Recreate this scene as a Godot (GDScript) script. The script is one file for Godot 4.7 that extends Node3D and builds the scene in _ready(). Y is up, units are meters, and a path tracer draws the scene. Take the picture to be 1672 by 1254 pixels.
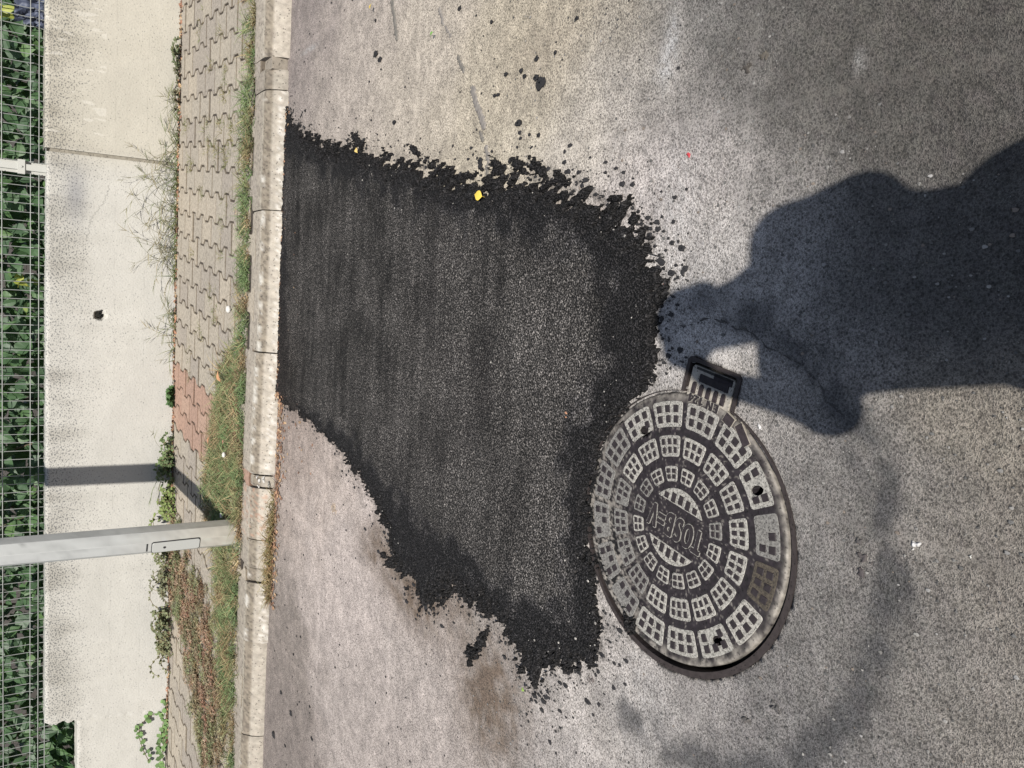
extends Node3D
# A fresh asphalt patch between a concrete kerb and an iron manhole cover. X runs along the wall, -Z towards it, metres.

const CAM := Vector3(0, 1.3, 0)
const SUN := Vector3(-0.016, -0.707, -0.707)
const COVER := Vector3(-0.481, 0, -1.242)   # middle of the manhole cover
const FRAME := Vector3(-0.495, 0, -1.24)    # middle of its frame
const TURN := -0.196                        # turn of the cover about y
const WALL_Z := -6.3

var M := {}
var rng := RandomNumberGenerator.new()
var cam_f: Vector3
var cam_u: Vector3
var cam_r: Vector3

# ------------------------------------------------------------------ helpers
class B:
	var v := PackedVector3Array()
	var n := PackedVector3Array()
	var c := PackedColorArray()
	var uv := PackedVector2Array()
	var ix := PackedInt32Array()
	func tri(a: Vector3, b: Vector3, d: Vector3, col := Color.WHITE, out := Vector3.ZERO) -> void:
		var nn := (b - a).cross(d - a)
		if nn.length_squared() < 1e-18:
			return
		nn = nn.normalized()
		if out != Vector3.ZERO and nn.dot(out) < 0:
			var t := b
			b = d
			d = t
			nn = -nn
		var k := v.size()
		v.append_array([a, b, d])
		n.append_array([nn, nn, nn])
		c.append_array([col, col, col])
		ix.append_array([k, k + 2, k + 1])
	func quad(a: Vector3, b: Vector3, d: Vector3, e: Vector3, col := Color.WHITE, out := Vector3.ZERO) -> void:
		tri(a, b, d, col, out)
		tri(a, d, e, col, out)
	func box(o: Vector3, s: Vector3, col := Color.WHITE, bas := Basis.IDENTITY) -> void:
		var h := s / 2
		var p := []
		for i in 8:
			p.append(o + bas * Vector3(h.x if i & 1 else -h.x, h.y if i & 2 else -h.y, h.z if i & 4 else -h.z))
		for f in [[0, 2, 6, 4, -1, 0, 0], [1, 3, 7, 5, 1, 0, 0], [0, 1, 5, 4, 0, -1, 0], [2, 3, 7, 6, 0, 1, 0], [0, 1, 3, 2, 0, 0, -1], [4, 5, 7, 6, 0, 0, 1]]:
			quad(p[f[0]], p[f[1]], p[f[2]], p[f[3]], col, bas * Vector3(f[4], f[5], f[6]))
	func tube(a: Vector3, b: Vector3, ra: float, rb: float, sides := 6, col := Color.WHITE, caps := true) -> void:
		var d := (b - a).normalized()
		var e := d.cross(Vector3.UP if absf(d.y) < 0.9 else Vector3.RIGHT).normalized()
		var g := d.cross(e)
		var k := v.size()
		for i in sides:
			var t := TAU * i / sides
			var o := e * cos(t) + g * sin(t)
			v.append_array([a + o * ra, b + o * rb])
			n.append_array([o, o])
			c.append_array([col, col])
		for i in sides:
			var p := k + 2 * i
			var q := k + 2 * ((i + 1) % sides)
			ix.append_array([p, p + 1, q, q, p + 1, q + 1])
		if caps:
			for i in sides:
				var t := TAU * i / sides
				var u := TAU * (i + 1) / sides
				tri(b, b + (e * cos(t) + g * sin(t)) * rb, b + (e * cos(u) + g * sin(u)) * rb, col, d)
				tri(a, a + (e * cos(t) + g * sin(t)) * ra, a + (e * cos(u) + g * sin(u)) * ra, col, -d)
	# a flat plate from an outline in x/z, with a small bevel round its top
	func slab(pts: PackedVector2Array, y0: float, y1: float, bevel := 0.0, col := Color.WHITE, rim := Color(-1, 0, 0)) -> void:
		var ec := col if rim.r < 0.0 else rim
		if Geometry2D.is_polygon_clockwise(pts):
			pts.reverse()
		var top := pts
		if bevel > 0.0:
			top = PackedVector2Array()
			var m := pts.size()
			for i in m:
				var e0 := (pts[i] - pts[(i + m - 1) % m]).normalized()
				var e1 := (pts[(i + 1) % m] - pts[i]).normalized()
				var nn := -(Vector2(e0.y, -e0.x) + Vector2(e1.y, -e1.x)).normalized()
				top.append(pts[i] + nn * bevel)
		var tr := Geometry2D.triangulate_polygon(top)
		for i in range(0, tr.size(), 3):
			tri(Vector3(top[tr[i]].x, y1, top[tr[i]].y), Vector3(top[tr[i + 1]].x, y1, top[tr[i + 1]].y), Vector3(top[tr[i + 2]].x, y1, top[tr[i + 2]].y), col, Vector3.UP)
		var mid := Vector2.ZERO
		for p in pts:
			mid += p
		var ym := y1 - bevel
		var m := pts.size()
		for i in m:
			var a := pts[i]
			var b := pts[(i + 1) % m]
			var e := (b - a).normalized()
			var o := Vector3(e.y, 0, -e.x)
			quad(Vector3(a.x, y0, a.y), Vector3(b.x, y0, b.y), Vector3(b.x, ym, b.y), Vector3(a.x, ym, a.y), ec, o)
			if bevel > 0.0:
				var ta := top[i]
				var tb := top[(i + 1) % m]
				quad(Vector3(a.x, ym, a.y), Vector3(b.x, ym, b.y), Vector3(tb.x, y1, tb.y), Vector3(ta.x, y1, ta.y), ec, o + Vector3.UP)
	# smooth grid: points row by row, nu points in a row
	func grid(p: PackedVector3Array, nu: int, col: PackedColorArray, flip := false, uvs := PackedVector2Array(), skip := PackedByteArray()) -> void:
		var nv := p.size() / nu
		var k := v.size()
		v.append_array(p)
		if col.size():
			c.append_array(col)
		else:
			var w := PackedColorArray()
			w.resize(p.size())
			w.fill(Color.WHITE)
			c.append_array(w)
		if uvs.size():
			uv.append_array(uvs)
		var nn := PackedVector3Array()
		nn.resize(p.size())
		var s := -1.0 if flip else 1.0
		for j in nv:
			var j0 := maxi(j - 1, 0) * nu
			var j1 := mini(j + 1, nv - 1) * nu
			for i in nu:
				var du := p[j * nu + mini(i + 1, nu - 1)] - p[j * nu + maxi(i - 1, 0)]
				var dv := p[j1 + i] - p[j0 + i]
				nn[j * nu + i] = (dv.cross(du) * s).normalized()
		n.append_array(nn)
		var add := PackedInt32Array()
		for j in nv - 1:
			for i in nu - 1:
				var a := k + j * nu + i
				if skip.size() and skip[j * nu + i]:
					continue
				if flip:
					add.append_array([a, a + nu, a + 1, a + 1, a + nu, a + nu + 1])
				else:
					add.append_array([a, a + 1, a + nu, a + 1, a + nu + 1, a + nu])
		ix.append_array(add)
	func mesh() -> ArrayMesh:
		var arr := []
		arr.resize(Mesh.ARRAY_MAX)
		arr[Mesh.ARRAY_VERTEX] = v
		arr[Mesh.ARRAY_NORMAL] = n
		arr[Mesh.ARRAY_COLOR] = c
		if uv.size() == v.size():
			arr[Mesh.ARRAY_TEX_UV] = uv
		arr[Mesh.ARRAY_INDEX] = ix
		var m := ArrayMesh.new()
		m.add_surface_from_arrays(Mesh.PRIMITIVE_TRIANGLES, arr)
		return m

func put(called: String, m: Mesh, mat: Material, parent: Node = self, at := Vector3.ZERO) -> MeshInstance3D:
	var o := MeshInstance3D.new()
	o.name = called
	o.mesh = m
	o.material_override = mat
	o.position = at
	parent.add_child(o, true)
	return o

func base(called: String, at := Vector3.ZERO, turn := 0.0) -> Node3D:
	var o := Node3D.new()
	o.name = called
	o.position = at
	o.rotation.y = turn
	add_child(o, true)
	return o

func tag(o: Node, label: String, category: String, group := "") -> Node:
	o.set_meta("label", label)
	o.set_meta("category", category)
	if group != "":
		o.set_meta("group", group)
	return o

func kind(o: Node, k: String) -> Node:
	o.set_meta("kind", k)
	return o

func noise(seed_: int, freq: float, oct := 3, type := FastNoiseLite.TYPE_SIMPLEX_SMOOTH) -> FastNoiseLite:
	var f := FastNoiseLite.new()
	f.seed = seed_
	f.frequency = freq
	f.noise_type = type
	f.fractal_type = FastNoiseLite.FRACTAL_FBM if oct > 1 else FastNoiseLite.FRACTAL_NONE
	f.fractal_octaves = oct
	return f

func cells(seed_: int, freq: float, ret: int) -> FastNoiseLite:
	var f := noise(seed_, freq, 1, FastNoiseLite.TYPE_CELLULAR)
	f.cellular_return_type = ret
	f.cellular_jitter = 1.0
	f.domain_warp_enabled = true
	f.domain_warp_amplitude = 0.55 / freq
	f.domain_warp_frequency = freq * 0.7
	f.domain_warp_fractal_type = FastNoiseLite.DOMAIN_WARP_FRACTAL_NONE
	return f

func seamless(f: FastNoiseLite, s: int) -> PackedByteArray:
	var im := f.get_seamless_image(s, s, false, false, 0.08, true)
	im.convert(Image.FORMAT_L8)
	return im.get_data()

func texture(data: PackedByteArray, w: int, h: int, fmt := Image.FORMAT_RGB8) -> ImageTexture:
	return ImageTexture.create_from_image(Image.create_from_data(w, h, false, fmt, data))

func lin(r: float, g: float, b: float) -> Color:
	return Color(r, g, b)

func mat(col: Color, rough := 0.9, vertex := false, metal := 0.0) -> StandardMaterial3D:
	var m := StandardMaterial3D.new()
	m.albedo_color = col.linear_to_srgb()
	m.roughness = rough
	m.metallic = metal
	m.vertex_color_use_as_albedo = vertex
	return m

func planar(m: StandardMaterial3D, alb: Texture2D, hgt: Texture2D, tile: float, relief: float) -> StandardMaterial3D:
	m.uv1_triplanar = true
	m.uv1_world_triplanar = true
	m.uv1_triplanar_sharpness = 4.0
	m.uv1_scale = Vector3.ONE / tile
	if alb:
		m.albedo_texture = alb
	if hgt:
		m.heightmap_enabled = true
		m.heightmap_texture = hgt
		m.heightmap_scale = relief
	return m

func smooth(a: float, b: float, x: float) -> float:
	return smoothstep(a, b, x)

func inside(p: Vector2, poly: PackedVector2Array) -> bool:
	return Geometry2D.is_point_in_polygon(p, poly)

func poly_of(a: Array) -> PackedVector2Array:
	var r := PackedVector2Array()
	for q in a:
		r.append(Vector2(q[0], q[1]))
	return r

func signed_to(p: Vector2, poly: PackedVector2Array) -> float:
	var d := 1e9
	for i in poly.size():
		var q := Geometry2D.get_closest_point_to_segment(p, poly[i], poly[(i + 1) % poly.size()])
		d = minf(d, q.distance_squared_to(p))
	d = sqrt(d)
	return d if inside(p, poly) else -d

# height of the pavement, which rises a little towards the wall
func pave_y(z: float) -> float:
	return 0.105 + 0.025 * (-4.48 - z)

# ------------------------------------------------------------------ scene
func _ready() -> void:
	rng.seed = 7
	camera_and_light()
	textures()
	road()
	kerb()
	pavement()
	wall()
	land()
	hedge()
	fence()
	lamp_post()
	manhole()
	patch()
	films()
	verge()
	weeds()
	litter()
	person()

func camera_and_light() -> void:
	var p := deg_to_rad(33.5)
	var r := deg_to_rad(-0.25)
	var y := deg_to_rad(7.0)
	var turn := Basis(Vector3.UP, y)
	var f := Vector3(0, -sin(p), -cos(p))
	var rt := Vector3(1, 0, 0)
	var u := Vector3(0, cos(p), -sin(p))
	cam_f = turn * f
	cam_r = turn * (cos(r) * rt + sin(r) * u)
	cam_u = turn * (cos(r) * u - sin(r) * rt)
	var cam := Camera3D.new()
	cam.name = "camera"
	cam.transform = Transform3D(Basis(-cam_u, cam_r, -cam_f), CAM)   # the camera lies on its side, as the photograph does
	cam.fov = rad_to_deg(2.0 * atan(627.0 / 1290.0))
	cam.near = 0.02
	cam.far = 600
	add_child(cam)
	cam.current = true
	var sky := ProceduralSkyMaterial.new()
	sky.sky_top_color = Color(0.545, 0.60, 0.70)
	sky.sky_horizon_color = Color(0.78, 0.81, 0.86)
	sky.sky_curve = 0.12
	sky.ground_bottom_color = Color(0.28, 0.26, 0.24)
	sky.ground_horizon_color = Color(0.5, 0.5, 0.5)
	sky.sun_angle_max = 1.0
	var e := Environment.new()
	e.background_mode = Environment.BG_SKY
	e.sky = Sky.new()
	e.sky.sky_material = sky
	e.background_energy_multiplier = 0.66
	e.ambient_light_source = Environment.AMBIENT_SOURCE_SKY
	e.tonemap_mode = Environment.TONE_MAPPER_LINEAR
	e.tonemap_exposure = 1.42
	e.sdfgi_enabled = true
	e.ssao_enabled = true
	e.ssil_enabled = true
	var w := WorldEnvironment.new()
	w.name = "world"
	w.environment = e
	add_child(w)
	var s := DirectionalLight3D.new()
	s.name = "sun"
	s.light_energy = 1.6
	s.light_color = Color(1.0, 0.98, 0.95)
	s.light_angular_distance = 0.53
	s.shadow_enabled = true
	s.transform = Transform3D(Basis.looking_at(SUN.normalized(), Vector3.UP), Vector3(0, 20, 15))
	add_child(s)

# ------------------------------------------------------------------ textures and materials
func textures() -> void:
	var s := 1024
	# worn asphalt: pale binder with darker stones showing
	var d1 := seamless(cells(11, 0.115, FastNoiseLite.RETURN_DISTANCE), s)
	var v1 := seamless(cells(11, 0.115, FastNoiseLite.RETURN_CELL_VALUE), s)
	var d2 := seamless(cells(5, 0.2, FastNoiseLite.RETURN_DISTANCE), s)
	var v2 := seamless(cells(5, 0.2, FastNoiseLite.RETURN_CELL_VALUE), s)
	var g := seamless(noise(3, 0.30, 2), s)
	var q := seamless(noise(4, 0.02, 4), s)
	var bl := seamless(noise(6, 0.085, 3), s)
	var ra := PackedByteArray()
	var rh := PackedByteArray()
	var ta := PackedByteArray()
	var th := PackedByteArray()
	ra.resize(s * s * 3)
	ta.resize(s * s * 3)
	rh.resize(s * s)
	th.resize(s * s)
	for i in s * s:
		var gr := g[i] - 128
		var big := clampf((100.0 - d1[i] + gr * 0.5) / 50.0, 0, 1) if v1[i] > 178 else 0.0
		var small := clampf((105.0 - d2[i] + gr * 0.4) / 60.0, 0, 1) if v2[i] > 128 else 0.0
		var t := 218.0 + gr * 0.55 + (q[i] - 128) * 0.16
		var blob := clampf((108.0 - bl[i]) / 34.0, 0, 1)
		var pit := maxf(maxf(blob * 0.24, big * (0.26 + 0.26 * ((v1[i] * 7) % 64) / 64.0)), small * (0.18 + 0.26 * ((v2[i] * 5) % 64) / 64.0))
		t *= 1.0 - pit
		if v2[i] < 14 and d2[i] < 80:
			t = 255.0
		var w := clampf(t, 30, 255)
		ra[i * 3] = int(w)
		ra[i * 3 + 1] = int(w * (1.0 - 0.01 * pit))
		ra[i * 3 + 2] = int(w * (1.0 - 0.03 * pit))
		rh[i] = int(clampf(150.0 - pit * 95.0 + gr * 0.45 + (q[i] - 128) * 0.3, 0, 255))
		# new asphalt: black binder, stones standing up, some scraped bare
		var st := clampf((150.0 - d2[i]) / 70.0, 0, 1)
		var tone := pow(v2[i] / 255.0, 1.7)
		var k := 44.0 + st * (40.0 + 100.0 * tone) + gr * 0.22
		if v1[i] > 236 and d1[i] < 70:
			k = 190.0
		var kk := clampf(k, 20, 255)
		ta[i * 3] = int(kk)
		ta[i * 3 + 1] = int(kk * 0.99)
		ta[i * 3 + 2] = int(kk * 0.98)
		th[i] = int(clampf(70.0 + st * 120.0 + gr * 0.4, 0, 255))
	var ra_t := texture(ra, s, s)
	var rh_t := texture(rh, s, s, Image.FORMAT_L8)
	var ta_t := texture(ta, s, s)
	var th_t := texture(th, s, s, Image.FORMAT_L8)
	M.road = planar(mat(Color.WHITE, 0.92, true), ra_t, rh_t, 0.78, 0.7)
	M.tar = planar(mat(Color.WHITE, 0.72, true), ta_t, th_t, 1.0, 1.0)
	M.tar.metallic_specular = 0.32
	M.film = planar(mat(Color.WHITE, 0.8, true), null, rh_t, 1.05, 0.3)
	# cast concrete: sand grain, air holes, faint clouds
	var s2 := 512
	var g2 := seamless(noise(21, 0.3, 2), s2)
	var q2 := seamless(noise(22, 0.025, 4), s2)
	var d3 := seamless(cells(23, 0.06, FastNoiseLite.RETURN_DISTANCE), s2)
	var v3 := seamless(cells(23, 0.06, FastNoiseLite.RETURN_CELL_VALUE), s2)
	var ca := PackedByteArray()
	var chh := PackedByteArray()
	var ma := PackedByteArray()
	ca.resize(s2 * s2 * 3)
	ma.resize(s2 * s2 * 3)
	chh.resize(s2 * s2)
	for i in s2 * s2:
		var hole := 1.0 if v3[i] > 190 and d3[i] < 48 else 0.0
		var t := clampf(226.0 + (g2[i] - 128) * 0.3 + (q2[i] - 128) * 0.22 - hole * 70.0, 0, 255)
		ca[i * 3] = int(t)
		ca[i * 3 + 1] = int(t * 0.99)
		ca[i * 3 + 2] = int(t * 0.97)
		chh[i] = int(clampf(140.0 + (g2[i] - 128) * 0.5 - hole * 110.0, 0, 255))
		var dk := 1.0 if v3[i] > 150 and d3[i] < 70 + (g2[i] - 128) / 3 else 0.0
		var u := clampf(222.0 + (g2[i] - 128) * 0.45 + (q2[i] - 128) * 0.45 - dk * 95.0, 25, 255)
		ma[i * 3] = int(u)
		ma[i * 3 + 1] = int(u)
		ma[i * 3 + 2] = int(u)
	var ca_t := texture(ca, s2, s2)
	var ch_t := texture(chh, s2, s2, Image.FORMAT_L8)
	var ma_t := texture(ma, s2, s2)
	M.kerb = planar(mat(Color.WHITE, 0.92, true), ca_t, ch_t, 0.5, 0.2)
	M.soil = planar(mat(Color(0.06, 0.048, 0.035), 1.0), ca_t, ch_t, 0.3, 1.0)
	M.paver = []
	for t in [[0.385, 0.348, 0.272], [0.355, 0.322, 0.256], [0.405, 0.362, 0.28], [0.33, 0.298, 0.243], [0.37, 0.337, 0.268]]:
		M.paver.append(planar(mat(Color(t[0], t[1], t[2] * 1.08), 0.95, true), ca_t, ch_t, 0.4, 0.15))
	M.red = []
	for t in [[0.38, 0.25, 0.195], [0.40, 0.275, 0.215], [0.36, 0.24, 0.19]]:
		M.red.append(planar(mat(Color(t[0], t[1], t[2]), 0.95, true), ca_t, ch_t, 0.4, 0.15))
	# cast iron and the dust that lies in it
	M.iron = planar(mat(Color.WHITE, 0.62, true), ca_t, ch_t, 0.22, 0.12)
	M.iron.metallic_specular = 0.3
	M.stud = planar(mat(Color(0.034, 0.028, 0.031), 0.5), ca_t, ch_t, 0.2, 0.12)
	M.dust = []
	for t in [[0.50, 0.475, 0.425], [0.46, 0.44, 0.395], [0.43, 0.41, 0.37], [0.27, 0.258, 0.238], [0.10, 0.082, 0.06]]:
		M.dust.append(planar(mat(Color(t[0], t[1], t[2]), 0.95), ma_t, ch_t, 0.11, 0.3))
	M.letter = planar(mat(Color(0.026, 0.022, 0.024), 0.7), null, ch_t, 0.2, 0.1)
	M.letter.metallic_specular = 0.25
	M.stud.metallic_specular = 0.35
	# wall: painted once over its whole length
	wall_texture()
	# zinc
	M.zinc = planar(mat(Color(0.41, 0.42, 0.41), 0.5, true, 0.2), null, null, 0.7, 0.0)
	M.gap = mat(Color(0.02, 0.02, 0.02), 0.9)
	M.wire = mat(Color(0.25, 0.26, 0.245), 0.5, false, 0.2)
	M.post = mat(Color(0.40, 0.40, 0.37), 0.6, false, 0.1)
	M.leaf = []
	for t in [[0.050, 0.098, 0.036], [0.040, 0.080, 0.034], [0.066, 0.118, 0.040], [0.036, 0.068, 0.034], [0.27, 0.29, 0.055], [0.16, 0.20, 0.06]]:
		var m := mat(Color(t[0], t[1], t[2]), 0.55)
		m.backlight_enabled = true
		m.backlight = Color(0.30, 0.42, 0.16)
		m.cull_mode = BaseMaterial3D.CULL_DISABLED
		M.leaf.append(m)
	M.blade = mat(Color.WHITE, 0.8, true)
	M.blade.backlight_enabled = true
	M.blade.backlight = Color(0.3, 0.34, 0.16)
	M.blade.cull_mode = BaseMaterial3D.CULL_DISABLED
	M.stem = mat(Color(0.10, 0.075, 0.05), 0.9)
	M.tint = mat(Color.WHITE, 0.85, true)

func wall_texture() -> void:
	var w := 2048
	var h := 288
	var n1 := noise(31, 1.3, 3)
	var n2 := noise(32, 60.0, 2)
	var n3 := noise(33, 62.0, 2)
	var n4 := noise(34, 5.0, 3)
	var a := PackedByteArray()
	var b := PackedByteArray()
	a.resize(w * h * 3)
	b.resize(w * h)
	for j in h:
		var y := 1.0 - 0.95 * j / h
		for i in w:
			var x := -4.8 + 7.2 * i / w
			var big := n1.get_noise_2d(x, y * 1.6)
			var streak := n4.get_noise_2d(x * 1.0, y * 0.16 + 40.0)
			var fine := n2.get_noise_2d(x, y)
			var spot := n3.get_noise_2d(x, y * 1.25)
			var top := smoothstep(0.55, 0.97, y)
			# concrete: yellower on the right hand section
			var right := smoothstep(0.7, 0.9, x)
			var k := 0.90 + big * 0.10 + fine * 0.05
			var r := lerpf(0.455, 0.44, right) * k
			var g := lerpf(0.442, 0.415, right) * k
			var bl := lerpf(0.405, 0.355, right) * k
			# grime that ran down from the top
			var run := clampf(streak * 0.7 + big * 0.9 + top * 0.6 - 0.05, 0, 1) * (0.3 + 0.7 * top)
			r *= 1.0 - 0.30 * run
			g *= 1.0 - 0.31 * run
			bl *= 1.0 - 0.33 * run
			# dark lichen spots, thick near the top
			var dens := lerpf(0.56, 0.10, clampf(top * 0.9 + streak * 0.16 * top + big * 0.35, 0, 1))
			var dot := clampf((spot + fine * 0.2 - dens) * 5.0, 0, 1) * 0.66
			r *= 1.0 - dot
			g *= 1.0 - dot * 0.98
			bl *= 1.0 - dot * 0.94
			# pale lime runs
			if x > 0.95 and y > 0.62 and n4.get_noise_2d(x * 2.2 + 9.0, y * 0.6) > 0.36:
				r = lerpf(r, 0.52, 0.4)
				g = lerpf(g, 0.50, 0.4)
				bl = lerpf(bl, 0.45, 0.4)
			# hairline crack and faint marks of the formwork boards
			var cy := 0.60 + 0.13 * smoothstep(0.62, 0.30, x) + n3.get_noise_2d(x * 0.5, 3.0) * 0.012 + n4.get_noise_2d(x * 2.0, 8.0) * 0.02
			if x > 0.24 and x < 0.64 and absf(y - cy) < 0.0034:
				r *= 0.72
				g *= 0.72
				bl *= 0.72
			var bd := absf(wrapf(y - 0.155 + big * 0.01, -0.1, 0.1))
			if bd < 0.003 and n4.get_noise_2d(x * 1.5, floorf(y * 5.0) * 9.0) > 0.05:
				r *= 0.90
				g *= 0.90
				bl *= 0.90
			# damp grey cloud left of the joint
			var cl := exp(-pow((x - 0.55) / 0.18, 2) - pow((y - 0.80) / 0.07, 2))
			r *= 1.0 - 0.38 * cl
			g *= 1.0 - 0.37 * cl
			bl *= 1.0 - 0.32 * cl
			var o := (j * w + i) * 3
			a[o] = int(clampf(pow(r, 1 / 2.2) * 255, 0, 255))
			a[o + 1] = int(clampf(pow(g, 1 / 2.2) * 255, 0, 255))
			a[o + 2] = int(clampf(pow(bl, 1 / 2.2) * 255, 0, 255))
			b[j * w + i] = int(clampf(128 + fine * 60 - dot * 60 + big * 40, 0, 255))
	M.wall = mat(Color.WHITE, 0.95)
	M.wall.albedo_texture = texture(a, w, h)
	M.wall.heightmap_enabled = true
	M.wall.heightmap_texture = texture(b, w, h, Image.FORMAT_L8)
	M.wall.heightmap_scale = 0.25

# ------------------------------------------------------------------ road
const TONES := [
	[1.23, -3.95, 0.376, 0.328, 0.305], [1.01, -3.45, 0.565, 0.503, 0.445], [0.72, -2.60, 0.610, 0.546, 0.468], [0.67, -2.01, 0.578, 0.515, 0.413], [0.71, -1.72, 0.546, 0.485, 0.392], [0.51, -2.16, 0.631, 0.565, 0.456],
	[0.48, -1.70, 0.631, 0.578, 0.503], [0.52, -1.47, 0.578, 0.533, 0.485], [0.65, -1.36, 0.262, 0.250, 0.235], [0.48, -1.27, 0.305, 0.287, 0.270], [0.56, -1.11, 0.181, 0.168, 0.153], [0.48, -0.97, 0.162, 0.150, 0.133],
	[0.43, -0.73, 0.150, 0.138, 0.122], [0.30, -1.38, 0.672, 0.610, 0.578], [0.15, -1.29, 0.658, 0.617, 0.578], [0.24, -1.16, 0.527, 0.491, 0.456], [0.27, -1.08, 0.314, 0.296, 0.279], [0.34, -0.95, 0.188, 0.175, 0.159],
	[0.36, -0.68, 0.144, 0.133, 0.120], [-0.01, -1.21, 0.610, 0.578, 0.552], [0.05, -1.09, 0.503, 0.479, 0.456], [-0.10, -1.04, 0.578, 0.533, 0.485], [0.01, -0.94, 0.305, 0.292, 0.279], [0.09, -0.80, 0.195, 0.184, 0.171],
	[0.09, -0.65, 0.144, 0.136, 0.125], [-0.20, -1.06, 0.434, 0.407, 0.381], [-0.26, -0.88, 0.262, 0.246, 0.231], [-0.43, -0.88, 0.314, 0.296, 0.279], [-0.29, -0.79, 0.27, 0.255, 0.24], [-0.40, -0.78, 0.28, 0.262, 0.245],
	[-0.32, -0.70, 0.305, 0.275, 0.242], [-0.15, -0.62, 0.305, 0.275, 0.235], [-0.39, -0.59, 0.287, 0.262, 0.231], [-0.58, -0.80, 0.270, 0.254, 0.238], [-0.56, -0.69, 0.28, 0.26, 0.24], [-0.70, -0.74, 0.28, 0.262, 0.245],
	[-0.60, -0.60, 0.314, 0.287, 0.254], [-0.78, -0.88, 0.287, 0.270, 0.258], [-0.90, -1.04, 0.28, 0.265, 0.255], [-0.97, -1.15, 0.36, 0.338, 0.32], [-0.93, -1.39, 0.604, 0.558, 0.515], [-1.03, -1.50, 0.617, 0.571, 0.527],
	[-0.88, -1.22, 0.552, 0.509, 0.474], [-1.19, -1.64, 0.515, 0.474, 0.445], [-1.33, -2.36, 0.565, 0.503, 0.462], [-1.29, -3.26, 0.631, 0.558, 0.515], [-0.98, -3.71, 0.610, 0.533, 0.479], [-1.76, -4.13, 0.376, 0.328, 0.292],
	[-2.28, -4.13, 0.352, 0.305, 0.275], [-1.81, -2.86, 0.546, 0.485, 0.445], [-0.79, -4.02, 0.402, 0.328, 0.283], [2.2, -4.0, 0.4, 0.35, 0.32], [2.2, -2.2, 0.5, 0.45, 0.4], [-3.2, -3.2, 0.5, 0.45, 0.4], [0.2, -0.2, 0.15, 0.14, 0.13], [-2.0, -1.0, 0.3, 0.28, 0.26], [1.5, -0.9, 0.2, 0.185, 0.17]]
# brown soil washed over the road: x, z, half widths, strength
const SOILED := [[-1.09, -2.52, 0.13, 0.25, 1.25], [-1.03, -2.87, 0.09, 0.17, 1.0], [-1.22, -1.97, 0.22, 0.20, 1.3], [-1.02, -2.2, 0.09, 0.12, 0.7], [-0.95, -2.83, 0.06, 0.11, 0.7], [-0.97, -2.66, 0.05, 0.1, 0.7], [-1.28, -2.0, 0.1, 0.10, 0.4], [0.25, -1.78, 0.05, 0.06, 0.6], [0.21, -1.58, 0.05, 0.05, 0.6], [0.7, -1.95, 0.12, 0.2, 0.25]]
const ROAD_K := 0.88
var tone_warp := noise(41, 3.2, 3)
var tone_fine := noise(42, 22.0, 2)
var tone_patch := noise(43, 7.0, 4)

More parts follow.
